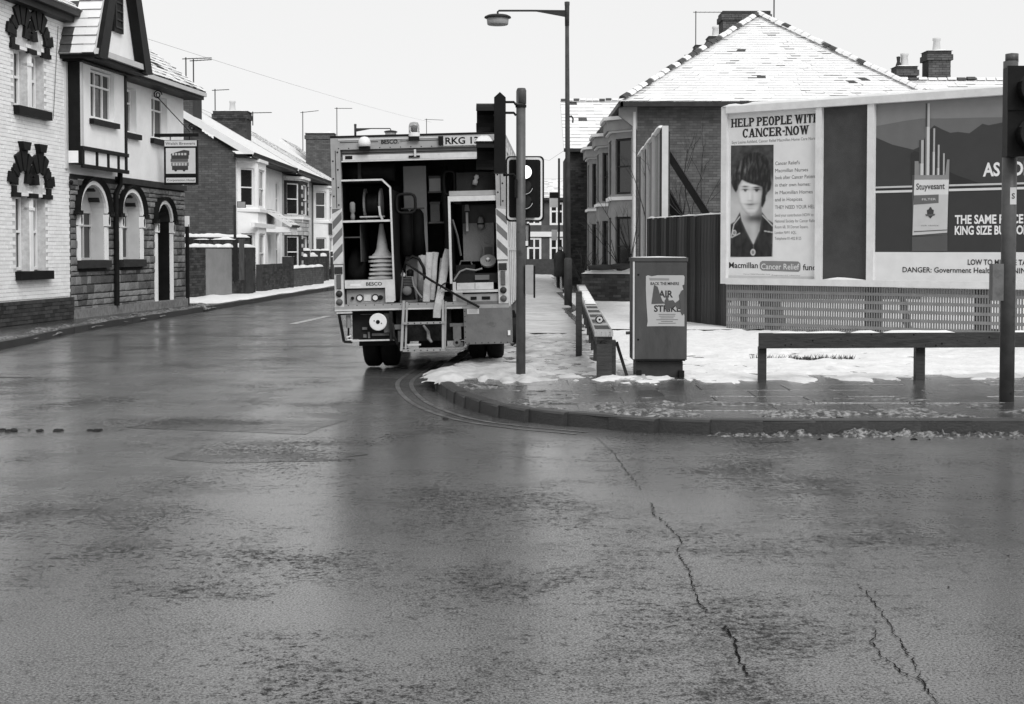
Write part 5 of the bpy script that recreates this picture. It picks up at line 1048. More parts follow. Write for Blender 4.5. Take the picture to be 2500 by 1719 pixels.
MB().box(1.36,1.97,16.0,16.42,.32,1.43).build('body', 'cab', cb); MB().box(1.35,1.98,15.985,16.44,1.43,1.475).build('lid', 'cab', cb); snowcap(cb, (1.37,16.2,1.475), (1.96,16.2,1.475), .4, .012, 7); MB().box(1.4,1.93,16.03,16.4,.09,.3).build('plinth', 'dgrey', cb); dr = MB().box(1.385,1.965,15.985,16.0,.33,1.42).build('door', 'cab', cb); MB().box(1.36,1.38,15.99,16.0,.33,1.43).build('door_edge', 'reveal', cb); MB().box(1.4,1.95,15.97,16.01,.31,.327).build('threshold', 'black', cb); MB().disc((1.42,15.983,1.28), .012, (0,1,0), 10).disc((1.42,15.983,.55), .012, (0,1,0), 10).build('lock', 'black', dr)
for x in (1.4,1.88): MB().box(x,x+.06,15.97,16.03,.08,.2).build('foot', 'black', cb)
p = MB(); PX = lambda a, b, k=0: (1.505+a*.435, 15.981-k*.0016, 1.275-b*.575); rnd = random.Random(9)
ed = [(.0,.02),(.05,.0),(.15,.02),(.3,.0),(.97,.0),(1,.03),(.99,.18),(.94,.2),(.97,.28),(.9,.32),(.86,.45),(.92,.5),(.87,.6),(.9,.7),(.97,.68),(1,.8),(1,1),(.5,.995),(.03,1),(.05,.9),(.02,.6),(.0,.3)]
p.face([PX(a,b) for a, b in ed], 0, .42); p.text('BACK THE MINERS', PX(.12,.19,1), UX, UZ, .032, .02, width=.32, col=.03); p.text('FAIR', PX(.24,.43,1), UX, UZ, .075, .03, width=.2, col=.04); p.text('STRIKE', PX(.21,.71,1), UX, UZ, .07, .03, width=.3, col=.03)
p.face([PX(a,b,1) for a, b in ((.08,.05),(.6,.06),(.6,.1),(.1,.1))], 0, .25)
for k in range(6): w_ = rnd.uniform(.3,.6); b0 = .76+k*.035; p.face([PX(a,b,1) for a, b in ((.55-w_/2,b0),(.55+w_/2,b0-.003),(.55+w_/2,b0+.008),(.55-w_/2,b0+.01))], 0, .12)
for pts in ([(.2,.2),(.3,.22),(.36,.34),(.42,.5),(.5,.56),(.15,.57),(.17,.4)], [(.48,.5),(.56,.38),(.6,.5),(.7,.48),(.76,.55),(.88,.48),(.9,.62),(.82,.66),(.75,.6),(.62,.66),(.55,.72),(.5,.68)], [(.85,.4),(.93,.28),(1.0,.3),(1.0,.75),(.95,.8),(.9,.72),(.88,.55)]):
    p.face([PX(a+rnd.uniform(-.012,.012),b+rnd.uniform(-.012,.012),2) for a, b in pts], 0, .085)
p.build('torn_poster', 'print', dr)

# ------------------------------------------------------------------ the hoardings
FH = frame((3.86,25.5), (.784,-.621)); HB, HT = 1.05, 3.98; u_, zU = FH.d, V((0,0,1))
hb = thing('advertising_hoarding', 'long white framed roadside hoarding with two posters and a bare panel over a pierced skirt', 'billboard', (6,23.8,Z0))
fm = lambda s0, s1, z0, z1, o=.09: MB().fbox(FH, s0, s1, -.04, o, z0, z1).build('frame', 'frame', hb)
fm(-.09,.02,.95,4.1); fm(1.75,1.86,1.0,4.06); fm(2.69,2.81,1.0,4.06); fm(0.02,9.1,HT,4.1,.12); fm(.02,9.1,.94,HB,.1)
tc = snowcap(hb, FH(-.06,.04,4.1), FH(9,.04,4.1), .15, .07, 8)
MB().fbox(FH, .02, 9.1, -.06, -.02, HB, HT).build('backing', 'wood', hb); MB().fbox(FH, 1.86, 2.69, -.02, .0, HB, HT).build('bare_panel', 'panel', hb); snowcap(hb, FH(1.9,.03,HB), FH(2.65,.03,HB), .07, .03, 9)
for s in (.3,2.75,5.4,8): MB().beam(FH(s,-.1,.05), FH(s,-.1,3.9), .12, .1, (1,0,0)).build('support_post', 'rail', hb); MB().beam(FH(s,-.15,3.0), FH(s,-1.6,.05), .1, .08).build('prop', 'rail', hb)
# poster of the nurse
po = MB()
def Q(a, b, k=0):                # sheet coordinates of the first poster (a across 65..720, b down 160..1425)
    top = 162-(a-65)*.064; bot = 1425+(a-65)*.012; return FH(.03+(a-65)/655*1.71, .004+k*.0018, HT-(b-top)/(bot-top)*(HT-HB))
def fq(pts, c, k): po.face([Q(a,b,k) for a, b in pts], 0, c)
po.face([FH(.02,.004,HB), FH(1.75,.004,HB), FH(1.75,.004,HT), FH(.02,.004,HT)], 0, .66)
def slab(txt, o, h, width, st=.27):      # heavy slab serif capitals
    G = dict(H=(1.0,[(.08,.08+st,0,1),(.92-st,.92,0,1),(.3,.7,.42,.58)],[.21,.79],[.21,.79]), E=(.9,[(.08,.08+st,0,1),(.3,.82,.84,1),(.3,.7,.43,.57),(.3,.86,0,.16),(.74,.86,.0,.3),(.72,.82,.72,1)],[.2],[.2]), L=(.85,[(.08,.08+st,0,1),(.3,.82,0,.16),(.7,.82,0,.34)],[.21],[.21]),
        I=(.5,[(.25-st/2,.25+st/2,0,1)],[.25],[.25]), T=(.88,[(.44-st/2,.44+st/2,0,1),(.04,.84,.84,1),(.04,.14,.66,1),(.74,.84,.66,1)],[],[.44]), P=(.88,[(.08,.08+st,0,1)],[.21],[.21]), R=(.95,[(.08,.08+st,0,1)],[.21],[.21]), N=(1.0,[(.08,.24,0,1),(.78,.94,0,1)],[.15,.86],[.15]))
    tot = sum({'O':.95,'C':.88,'A':1.0,'W':1.3,' ':.32,'-':.45}.get(c, G.get(c,(0,))[0]) for c in txt); kx = width/tot; x = 0; o = V(o); T = []
    def rc(x0, x1, z0, z1): T.append([(x0,z0),(x1,z0),(x1,z1),(x0,z1)])
    for c in txt:
        if c in G:
            wd, bars, bs_, tp = G[c]
            for a, b, d, e in bars: rc(x+a, x+b, d, e)
            for s in bs_: rc(x+s-.22, x+s+.22, 0, .1)
            for s in tp: rc(x+s-.22, x+s+.22, .9, 1)
            if c == 'N': T.append([(x+.08,1),(x+.36,1),(x+.94,0),(x+.7,0)])
            if c in 'PR':
                n = 12; a_ = [-math.pi/2+math.pi*k/n for k in range(n+1)]
                for p_, q_ in zip(a_, a_[1:]): T.append([(x+.45+.4*math.cos(p_),.72+.28*math.sin(p_)),(x+.45+.4*math.cos(q_),.72+.28*math.sin(q_)),(x+.42+.16*math.cos(q_),.72+.13*math.sin(q_)),(x+.42+.16*math.cos(p_),.72+.13*math.sin(p_))])
                rc(x+.3,x+.46,.87,1); rc(x+.3,x+.46,.44,.58)
                if c == 'R': T.append([(x+.36,.5),(x+.62,.5),(x+.95,0),(x+.68,0)])
        else:
            wd = {'O':.95,'C':.88,'A':1.0,'W':1.3,' ':.32,'-':.45}[c]
            if c in 'OC':
                n = 24; a_ = [2*math.pi*k/n for k in range(n+1)] if c == 'O' else [R(40)+R(280)*k/n for k in range(n+1)]
                for p_, q_ in zip(a_, a_[1:]): T.append([(x+.47+.43*math.cos(p_),.5+.52*math.sin(p_)),(x+.47+.43*math.cos(q_),.5+.52*math.sin(q_)),(x+.47+.17*math.cos(q_),.5+.36*math.sin(q_)),(x+.47+.17*math.cos(p_),.5+.36*math.sin(p_))])
                if c == 'C': rc(x+.7,x+.82,.66,1)
            if c == 'A': T += [[(x+.12,0),(x+.3,0),(x+.6,1),(x+.4,1)],[(x+.64,0),(x+.92,0),(x+.64,1),(x+.38,1)],[(x+.28,.26),(x+.74,.26),(x+.7,.4),(x+.33,.4)]]; rc(x,x+.4,0,.1); rc(x+.56,x+1.0,0,.1)
            if c == 'W': T += [[(x+.08,1),(x+.36,1),(x+.56,0),(x+.36,0)],[(x+.36,0),(x+.52,0),(x+.74,1),(x+.6,1)],[(x+.56,1),(x+.82,1),(x+1.0,0),(x+.8,0)],[(x+.8,0),(x+.96,0),(x+1.2,1),(x+1.04,1)]]; rc(x,x+.42,.9,1); rc(x+.92,x+1.3,.9,1)
            if c == '-': rc(x+.06,x+.4,.4,.58)
        x += wd
    for k, t in enumerate(T): po.face([o + u_*(a*kx) + zU*(b*h) + FH.n*(.00004*k) for a, b in t], 0, .025)
slab('HELP PEOPLE WITH', Q(77,268,1), .155, 1.73); slab('CANCER-NOW', Q(165,346,1), .155, 1.3)
def line(txt, a, b, h, wd, c=.03, bold=.004, k=1): po.text(txt, Q(a,b,k), u_, zU, h, bold, width=wd/655*1.71, col=c)
line('Says Lesina Ashfield, Cancer Relief Macmillan Home Care Nurse', 84, 393, .05, 634, .12, -.0)
# the printed portrait: a fine halftone-like grid of tones, laid out on the sheet
def psd(pts, x, y):
    ins = False; d = 1e9; n = len(pts)
    for i in range(n):
        ax_, ay = pts[i]; bx_, by = pts[(i+1) % n]
        if (ay > y) != (by > y) and x < (bx_-ax_)*(y-ay)/(by-ay)+ax_: ins = not ins
        ex, ey = bx_-ax_, by-ay; t = max(0, min(1, ((x-ax_)*ex+(y-ay)*ey)/(ex*ex+ey*ey+1e-9))); d = min(d, (x-ax_-ex*t)**2+(y-ay-ey*t)**2)
    return math.sqrt(d) if ins else -math.sqrt(d)
sst = lambda a, b, x: (lambda t: t*t*(3-2*t))(max(0, min(1, (x-a)/(b-a))))
gs = lambda x, y, cx, cy, sx, sy: math.exp(-((x-cx)/sx)**2-((y-cy)/sy)**2)
hair = [(84,690),(92,640),(112,590),(140,540),(180,492),(230,462),(290,456),(338,480),(366,530),(378,600),(381,660),(388,700),(382,742),(360,765),(348,790),(344,830),(325,880),(312,870),(318,790),(325,745),(318,722),(290,712),(255,703),(222,694),(196,684),(166,668),(150,690),(138,715),(130,748),(118,765),(103,745),(90,715)]
face = [(134,722),(150,690),(166,664),(200,676),(262,690),(326,712),(333,750),(331,792),(321,848),(302,898),(272,934),(236,946),(202,930),(167,890),(143,840),(133,790)]
neck = [(160,880),(164,960),(178,1030),(214,1095),(255,1182),(292,1085),(316,965),(318,850)]
colL = [(72,1012),(110,990),(150,916),(166,985),(200,1062),(255,1168),(255,1266),(74,1262)]; colR = [(255,1168),(300,1060),(318,913),(360,972),(404,1000),(396,1268),(255,1266)]
def tone(x, y):
    c = .055 + .42*sst(590, 860, y) + .03*nz(x*.02, y*.02)
    d = psd(neck, x, y)
    if d > -5: c = c + (sst(-5,5,d))*(.46 - .36*gs(x,y,250,965,64,36) - .25*sst(250,320,x) - .1*gs(x,y,210,1080,30,60) - c)
    for P_ in (colL, colR):
        d = psd(P_, x, y)
        if d > -4: c += sst(-4,4,d)*(.028 + .018*nz(x*.03, y*.012, 3.) + .03*sst(18,4,d)*(y < 1160) - c)
    d = psd(face, x, y)
    if d > -6:
        f = .6 + .06*gs(x,y,175,800,40,60) + .05*gs(x,y,235,720,60,30) - .26*sst(255,335,x) - .22*sst(26,0,d) - .2*gs(x,y,190,742,34,16) - .24*gs(x,y,276,744,36,18)
        f -= .1*gs(x,y,246,800,10,40) + .22*gs(x,y,226,829,18,6) + .12*gs(x,y,262,850,40,24) + .16*gs(x,y,228,888,34,8) + .1*gs(x,y,232,925,60,14)
        f += .08*gs(x,y,226,800,7,40)
        for bx_, by, w_ in ((190,720,26), (274,727,27)): f -= .6*gs(x,y,bx_,by+.0006*(x-bx_)**2,w_,6)
        for ex in (191,277): f -= .56*gs(x,y,ex,752,10,8) + .45*gs(x,y,ex,743,25,5) - .14*gs(x,y,ex-16,753,6,5) - .14*gs(x,y,ex+17,754,6,5) - .5*gs(x,y,ex+3,748,3,3)
        f -= .42*gs(x,y,226,857-.0015*(x-226)**2,44,5) + .2*gs(x,y,226,868,34,9) + .12*gs(x,y,226,848,28,5)
        c += sst(-6,5,d)*(max(.03,f) - c)
    d = psd(hair, x, y)
    if d > -7:
        st_ = nz((x-150)*.05+y*.006, y*.012-x*.01, 7.); h = .02 + .05*max(0,st_)+ .13*max(0,st_+.25)*gs(x,y,160,590,60,50) + .07*max(0,st_+.2)*gs(x,y,240,520,70,40) + .05*max(0,st_)*gs(x,y,130,690,30,60)
        c += sst(-7+5*nz(x*.09,y*.03),5,d)*(h - c)
    for ln in ([(88,1112),(150,1080)], [(84,1110),(104,1012)], [(104,1012),(150,952)], [(338,1062),(400,1072)], [(322,940),(398,1022)]):
        (ax_, ay), (bx_, by) = ln; ex, ey = bx_-ax_, by-ay; t = max(0, min(1, ((x-ax_)*ex+(y-ay)*ey)/(ex*ex+ey*ey))); dd = math.hypot(x-ax_-ex*t, y-ay-ey*t); c += sst(5,2,dd)*(.5-c)
    for bx_, by, r_ in ((108,1075,17), (252,1226,20)):
        dd = math.hypot(x-bx_, (y-by)/1.3); c += sst(r_+1,r_-2,dd)*(.5-c); c += sst(7,3,abs(dd-6))*(dd < 12)*(.1-c)*.8
    return max(.012, c)
GX, GY = 84, 190; gr = [[tone(78+325*i/GX, 405-6*i/GX+860*j/GY) for i in range(GX+1)] for j in range(GY+1)]
for j in range(GY):
    for i in range(GX):
        a0, a1 = 78+325*i/GX, 78+325*(i+1)/GX; y0, y1 = 405+860*j/GY, 405+860*(j+1)/GY; e0, e1 = 6*i/GX, 6*(i+1)/GX
        po.face([Q(a0,y0-e0,1), Q(a1,y0-e1,1), Q(a1,y1-e1,1), Q(a0,y1-e0,1)], 0, (gr[j][i]+gr[j][i+1]+gr[j+1][i]+gr[j+1][i+1])/4)
for k, (tx, wd, b) in enumerate([('Cancer Relief\'s',180,556), ('Macmillan Nurses',240,612), ('look after Cancer Patients',305,665), ('in their own homes:',258,722), ('in Macmillan Homes',275,780), ('and in Hospices.',205,834), ('THEY NEED YOUR HELP',303,893), ('Send your contribution NOW to:',285,952), ('National Society for Cancer Relief',300,997), ('Room 68, 30 Dorset Square,',245,1042), ('London NW1 6QL.',160,1085), ('Telephone 01-402 8125',195,1130)]): line(tx, 416, b, .062 if k < 7 else .052, wd, .06 if k < 7 else .14, .0)
line('Macmillan', 68, 1346, .1, 222, .03, .02); line('fund', 624, 1362, .1, 96, .03, .02)
pill = [(325,1292),(590,1296),(605,1310),(608,1340),(605,1365),(592,1376),(322,1366),(306,1350),(304,1320),(308,1302)]; fq(pill, .2, 2); line('Cancer Relief', 316, 1356, .1, 282, .66, .006, 3)
line('Cancer Relief Macmillan fund', 180, 1398, .02, 200, .25, 0); line('Registered charity', 395, 1406, .02, 210, .25, 0)
fq([(66,1405),(700,1412),(715,1428),(66,1424)], .5, 1)
po.build('nurse_poster', 'print', hb)
# the cigarette poster
po = MB(); ax = lambda a: 2.82 + (a-95)*.002724 - (a-95)**2*2.0e-7
def Q(a, b, k=0):
    top = 345-(a-95)*.0715; bot = 1470+(a-95)*.035; return FH(ax(a), .004+k*.0018, HT-(b-top)/(bot-top)*(HT-HB))
S0, S1 = 2.81, 9.1
def T(s, t, k): return FH(s, .004+k*.0018, HT-t*(HT-HB))
def ft(pts, c, k): po.face([T(s,t,k) for s, t in pts], 0, c)
ft([(S0,0),(S1,0),(S1,.5),(S0,.5)], .2, 0); ft([(S0,.125),(3.3,.105),(3.6,.097),(4.0,.105),(4.5,.11),(5.2,.12),(S1,.1),(S1,.5),(S0,.5)], .135, 1)
ft([(S0,.19),(3.1,.235),(3.46,.268),(3.6,.25),(3.7,.17),(3.81,.139),(3.95,.165),(4.08,.185),(4.2,.182),(4.39,.193),(4.6,.145),(4.7,.155),(4.9,.145),(5.6,.12),(6.4,.16),(7.4,.12),(S1,.17),(S1,.5),(S0,.5)], .048, 2)
ft([(4.08,.4),(4.2,.42),(4.6,.47),(S1,.5),(4.1,.5)], .03, 3); ft([(S0,.5),(S1,.5),(S1,.84),(S0,.84)], .042, 0); ft([(S0,.84),(S1,.84),(S1,1),(S0,1)], .66, 0)
for t0, t1, c in ((.468,.478,.5), (.478,.492,.03), (.492,.505,.6)): ft([(S0,t0),(S1,t0),(S1,t1),(S0,t1)], c, 4)
def fq(pts, c, k): po.face([Q(a,b,k) for a, b in pts], 0, c)
fq([(318,660),(345,645),(372,655),(372,830),(322,830)], .035, 5)
fq([(330,800),(570,800),(562,1190),(332,1190)], .09, 5)
for a, b, wd in ((388,575,15), (427,340,14), (467,500,9), (497,605,9), (532,660,8)):
    fq([(a-wd,b),(a-2,b),(a-2,b+150),(a-wd,b+150)], .06, 6); fq([(a-2,b),(a+wd,b),(a+wd,b+150),(a-2,b+150)], .4, 6); fq([(a-wd,b+150),(a+wd,b+150),(a+wd,805),(a-wd,805)], .55, 6); fq([(a-wd,b+150),(a-wd*.3,b+150),(a-wd*.3,805),(a-wd,805)], .16, 7)
fq([(345,710),(370,710),(380,800),(345,800)], .22, 6); fq([(545,800),(556,700),(572,700),(570,830),(345,830),(345,800)], .24, 8)
fq([(345,830),(570,825),(566,925),(342,928)], .62, 8); fq([(342,928),(566,925),(562,1172),(336,1186)], .5, 8); fq([(342,930),(504,925),(504,980),(342,990)], .13, 9)
line('Stuyvesant', 358, 893, .1, 195*.94, .03, .012, 10); line('FILTER', 396, 963, .035, 95*.94, .6, .0, 10)
fq([(440,1020),(448,1006),(456,1006),(462,1020),(474,1026),(470,1060),(452,1080),(432,1060),(428,1026)], .05, 10); fq([(418,1052),(484,1050),(478,1062),(424,1064)], .1, 11); line('rich choice', 392, 1128, .02, 112, .12, 0, 10); fq([(345,1160),(562,1152),(562,1157),(345,1166)], .1, 10)
fq([(332,1195),(564,1190),(564,1292),(332,1288)], .09, 5)
po.text('AS LONG', Q(790,808,3), u_, zU, .205, .03, width=.98, col=.72); po.text('AS A MOUNTAIN', T(6.0,.43,3), u_, zU, .205, .03, width=1.9, col=.72)
po.text('THE SAME PRICE AS', Q(610,1115,3), u_, zU, .135, .03, width=1.3, col=.72); po.text('KING SIZE BUT LONGER', Q(610,1185,3), u_, zU, .135, .03, width=1.45, col=.72)
po.text('LOW TO MIDDLE TAR', Q(697,1382,3), u_, zU, .085, .02, width=1.0, col=.03); po.text('DANGER: Government Health WARNING: CIGARETTES CAN SERIOUSLY DAMAGE YOUR HEALTH', Q(272,1422,3), u_, zU, .085, .012, width=5.1, col=.03)
po.build('cigarette_poster', 'print', hb)
# pierced concrete skirt: bands and thin bars with real gaps between them
sk = MB(); zb0 = .08; rows_ = 6; ph = .142
for k in range(rows_+1): sk.fbox(FH, 0, 9.1, .0, .03, zb0+k*ph-.0, zb0+k*ph+.052)
sk.build('skirt_band', 'concrete', hb); sk = MB(); n = int(9.1/.0445)
for i in range(n+1):
    s = i*.0445; 
    for k in range(rows_): sk.face([FH(s,.026,zb0+k*ph+.05), FH(s+.022,.026,zb0+k*ph+.05), FH(s+.022,.026,zb0+(k+1)*ph+.002), FH(s,.026,zb0+(k+1)*ph+.002)]).face([FH(s,.0,zb0+k*ph+.05), FH(s,.026,zb0+k*ph+.05), FH(s,.026,zb0+(k+1)*ph+.002), FH(s,.0,zb0+(k+1)*ph+.002)]).face([FH(s+.022,.0,zb0+k*ph+.05), FH(s+.022,.026,zb0+k*ph+.05), FH(s+.022,.026,zb0+(k+1)*ph+.002), FH(s+.022,.0,zb0+(k+1)*ph+.002)])
sk.build('skirt_bar', 'concrete', hb, kind='stuff')
for s in (.85,2.75,4.6,6.5,8.4): MB().fbox(FH, s-.12, s+.12, -.16, -.03, .05, .95).build('skirt_post', 'rail', hb)
snowcap(hb, FH(3.2,.03,.93), FH(6,.03,.93), .05, .02, 3, gap=.1)
# timber fence
tf = thing('board_fence', 'tall dark upright board fence between the cabinet and the hoarding', 'fence', (3.4,28,Z0))
ff = frame((2.85,29.9), (3.93-2.85,25.75-29.9)); L = 4.29; nb = 30; bm3 = [MB().box(0,L/nb-.012,0,.022,0,1).mesh('board', 'wood') for k in range(3)]; rnd = random.Random(3)
rt = Matrix(((ff.d.x, ff.n.x, 0, 0), (ff.d.y, ff.n.y, 0, 0), (0, 0, 1, 0), (0, 0, 0, 1)))
for k in range(nb):
    o = bpy.data.objects.new('board', bm3[k%3]); C.objects.link(o); attach(o, tf); o.matrix_basis = Matrix.Translation(ff(k*L/nb, rnd.uniform(-.008,.008), .1)) @ rt @ Matrix.Diagonal((1,1,2.1+rnd.uniform(-.015,.02),1))
for z in (.6,1.8): MB().fbox(ff, 0, L, -.05, -.01, z, z+.1).build('rail', 'wood', tf)
snowcap(tf, ff(0,.01,2.21), ff(L,.01,2.21), .05, .03, 2)
# side hoarding seen almost edge on
sh = thing('side_hoarding', 'old boarded hoarding seen edge on with dark timber props behind', 'billboard', (3.2,33,Z0)); f2 = frame((3.13,29.6), (.36,9.2)); L = 9.2
rnd = random.Random(6); nb = 16
for k in range(nb):
    s = k*L/nb; MB().fbox(f2, s, s+L/nb-.04, -.03, .0+rnd.uniform(0,.02), 1.36, 4.05+rnd.uniform(-.02,.02)).build('board', 'paleboard' if k % 5 else 'wood', sh)
f2n = lambda s, o, z: f2(s, -o, z)
for s in (2.3,4.6,7): MB().fbox(f2, s-.06, s+.06, -.09, -.03, 1.3, 4.1).build('cover_strip', 'frame', sh)
MB().fbox(f2, -.06, .0, -.02, .11, .1, 4.12).build('end_post', 'reveal', sh)
for s in (0.0,4.5,9): MB().fbox(f2, s+.02, s+.14, .03, .15, .1, 4.0).build('post', 'rail', sh)
for s, z in ((.2,3.6), (.5,2.5), (4.5,3.5)): MB().beam(f2(s,.1,z), f2(s-.4,2.1 if s < 4 else 1.8,.4 if z > 3 else .5), .22, .14).build('prop', 'black', sh)
snowcap(sh, f2(0,-.02,4.08), f2(L,-.02,4.08), .16, .1, 5); MB().fbox(f2, 0, L, -.05, .0, 1.3, 1.36).build('sill_rail', 'frame', sh)

# ------------------------------------------------------------------ houses on the right
ha = thing('corner_house', 'brick house with a snowy hipped roof and big chimney behind the hoarding', 'house', (7,44,Z0))
g = frame((3.5,40), (1,0)); mb = MB(); mb.face([g(0,0,.1), g(8,0,.1), g(8,0,5.62), g(0,0,5.62)]); mb.build('gable_wall', 'mortar', ha); bricks(ha, g, 0, 8, .9, 5.6, mt='redbrick', seed=4)
fa = frame((3.5,46), (0,-1)); 
def facade(t, s1, wins, wm):
    mb = MB(); holed(mb, fa, s1-6, s1, .1, 5.6, [(s1-5.4,s1-4.5,3.2,4.9), (s1-5.4,s1-4.5,.2,2.3)], .15); mb.build('front_wall', wm, t); window(t, fa, s1-5.38, s1-4.52, 3.22, 4.88, fm='grender'); MB().fbox(fa, s1-5.38, s1-4.52, -.14, -.1, .2, 2.3).build('door', 'dgrey', t)
    bayfront(t, fa, s1-3.7, s1-.7, .6, .1, 5.0, [(3.15,4.75), (.8,2.5)], 'bay', fm='dgrey')
    MB().prism([fa(s,o,4.98) for s, o in ((s1-3.9,0),(s1-3.0,.75),(s1-1.3,.75),(s1-.5,0))], (0,0,.3)).build('bay_cornice', 'bay', t); MB().prism([fa(s,o,5.28) for s, o in ((s1-3.95,0),(s1-3.05,.85),(s1-1.25,.85),(s1-.45,0))], (0,0,.1)).build('bay_snow', 'snowcap', t)
facade(ha, 6, None, 'redbrick')
MB().tube([(3.42,39.93,5.4),(3.42,39.93,.1)], .05, 8).build('downpipe', 'reveal', ha); MB().prism([(3.0,39.9,5.3),(3.5,39.9,4.9),(3.5,39.9,5.6),(3.0,39.9,5.6)], (0,.25,0)).build('eaves_bracket', 'grender', ha); MB().box(3.0,11.9,39.55,39.67,5.52,5.64).build('gutter', 'dgrey', ha); MB().box(2.95,3.08,39.55,46,5.52,5.64).build('gutter', 'dgrey', ha)
pk = (7.6,44.2,8.75); roof(ha, (3.0,39.55,5.65), (11.9,39.55,5.65), (7.62,44.2,8.75), (7.58,44.2,8.75), seed=21, dk=.12, top=.85, tw=.25, thin=.2)
roof(ha, (3.0,46,5.65), (3.0,39.55,5.65), pk, (7.6,46,8.75), seed=22, dk=.04); roof(ha, (11.9,39.55,5.65), (11.9,58,5.65), (7.6,58,8.75), pk, seed=23, dk=.04)
ridge_tiles(ha, (3.05,39.58,5.72), (7.6,44.2,8.82), 26, seed=1); ridge_tiles(ha, (11.85,39.58,5.72), (7.6,44.2,8.82), 26, seed=2)
chimney(ha, 7.08, 8.65, 48, 49, 6.2, 9.55, pots=0, seed=31, mt='redbrick', snow=False)
t = thing('row_house', 'second house of the right hand row with a stepped bay cornice', 'house', (7,49,Z0), 'terraced houses on the right')
fa = frame((3.5,52), (0,-1)); facade(t, 6, None, 'redbrick'); roof(t, (3.0,52,5.65), (3.0,46,5.65), (7.6,46,8.75), (7.6,52,8.75), seed=24); chimney(t, 7.75, 8.3, 56, 57, 6.5, 9.9, pots=1, seed=32, mt='redbrick')
t2 = thing('row_house', 'third house of the right hand row, its bay just showing', 'house', (7,55,Z0), 'terraced houses on the right')
fa = frame((3.5,58), (0,-1)); facade(t2, 6, None, 'redbrick'); roof(t2, (3.0,58,5.65), (3.0,52,5.65), (7.6,52,8.75), (7.6,58,8.75), seed=25); chimney(t2, 8.25, 8.75, 64, 65, 6.5, 10.7, pots=0, seed=33, mt='redbrick'); chimney(t2, 8.4, 8.85, 70, 71, 6.5, 10.7, pots=1, seed=34, mt='redbrick')
hd = thing('side_house', 'dark brick house standing forward of the row with a white tiled roof', 'house', (6,62,Z0)); MB().box(2.36,12,58,66,.1,5.6).build('wall', 'dmortar', hd); bricks(hd, frame((2.36,57.99),(1,0)), 0, 1.3, .2, 5.55, mt='darkbrick', seed=9)
MB().tube([(3.52,57.9,5.0),(3.52,57.9,.1)], .06, 8).build('downpipe', 'white', hd); roof(hd, (2.1,57.7,5.62), (12,57.7,5.62), (12,62,7.95), (2.1,62,7.95), seed=26, dk=.2, tw=.35, top=.75, thin=.75, rows=14); ridge_tiles(hd, (2.1,62,8.0), (6,62,8.0), 14, seed=4); MB().box(2.1,3.6,57.6,57.7,5.5,5.62).build('gutter', 'dgrey', hd)
rb = thing('rear_house', 'house behind the hoarding showing its snow covered roof and chimney tops', 'house', (14.5,45,Z0)); MB().box(11.8,20,42,48,.1,5.0).build('wall', 'redbrick', rb); roof(rb, (11.2,41.5,5.0), (20,41.5,5.0), (20,45.2,6.9), (11.2,45.2,6.9), seed=27, dk=.02); ridge_tiles(rb, (11.6,45.2,6.9), (16.5,45.2,6.9), 16, seed=5)
chimney(rb, 12.2, 12.8, 45.2, 45.9, 6.5, 7.35, pots=1, seed=35, mt='redbrick'); c = chimney(rb, 13.2, 13.9, 45.3, 46, 6.5, 7.85, pots=1, seed=36, mt='redbrick'); MB().lathe([(.1,0),(.05,.15),(.07,.3),(0,.32)], (12.3,45.5,7.38), n=8).build('cowl', 'dgrey', c)
fh = thing('far_houses', 'far terrace with white window bays closing the end of the street', 'house', (3,88,Z0)); f3 = frame((-6,85), (1,0)); hs_ = [(6.9+k*1.35, 7.75+k*1.35, z0, z1) for k in range(4) for z0, z1 in ((3.0,4.35), (.7,2.25))]
mb = MB(); holed(mb, f3, 0, 20, .1, 4.6, hs_, .12); mb.build('wall', 'redbrick', fh)
for a in hs_: window(fh, f3, a[0], a[1], a[2], a[3], o=-.05, cols=2, rows=(.6,), t=.12, curtain=True)
MB().fbox(f3, 6.5, 12.4, 0, .1, 2.3, 2.6).build('string_course', 'white', fh); roof(fh, (-6.3,84.7,4.6), (7.6,84.7,4.6), (6.6,88.5,5.9), (-6.3,88.5,5.9), seed=28, dk=.02)
gwall('low brick garden wall at the end of the street below the far houses', (6,81), (-4,81), 1.0, .0, mt='redbrick', mm='mortar', seed=9)
t, f, L = gwall('snowy low brick wall before the right hand corner house', (1.9,38.7), (5.6,37.2), .9, .13, seed=7); 
for k, (x, L_) in enumerate(((2.1,.7), (2.7,.5))): tag(MB().lathe([(.07,0),(.08,L_/2),(.07,L_)], (x,38.5-.3*k,1.06+.04*k), (1,-.3,.04), 10).build('log', 'bark', smooth=True), ('longer' if k == 0 else 'shorter') + ' dark log lying on the snowy low wall', 'log', 'logs on the wall')
aerial('aerial on a thin mast beside the stepped chimneys of the right row', (8.22,64,10.2), 2.0, 1.2, 0, 7); aerial('tall bare mast rising behind the hip of the corner house', (8.42,46,7.6), 3.6, .5, .6, 5)
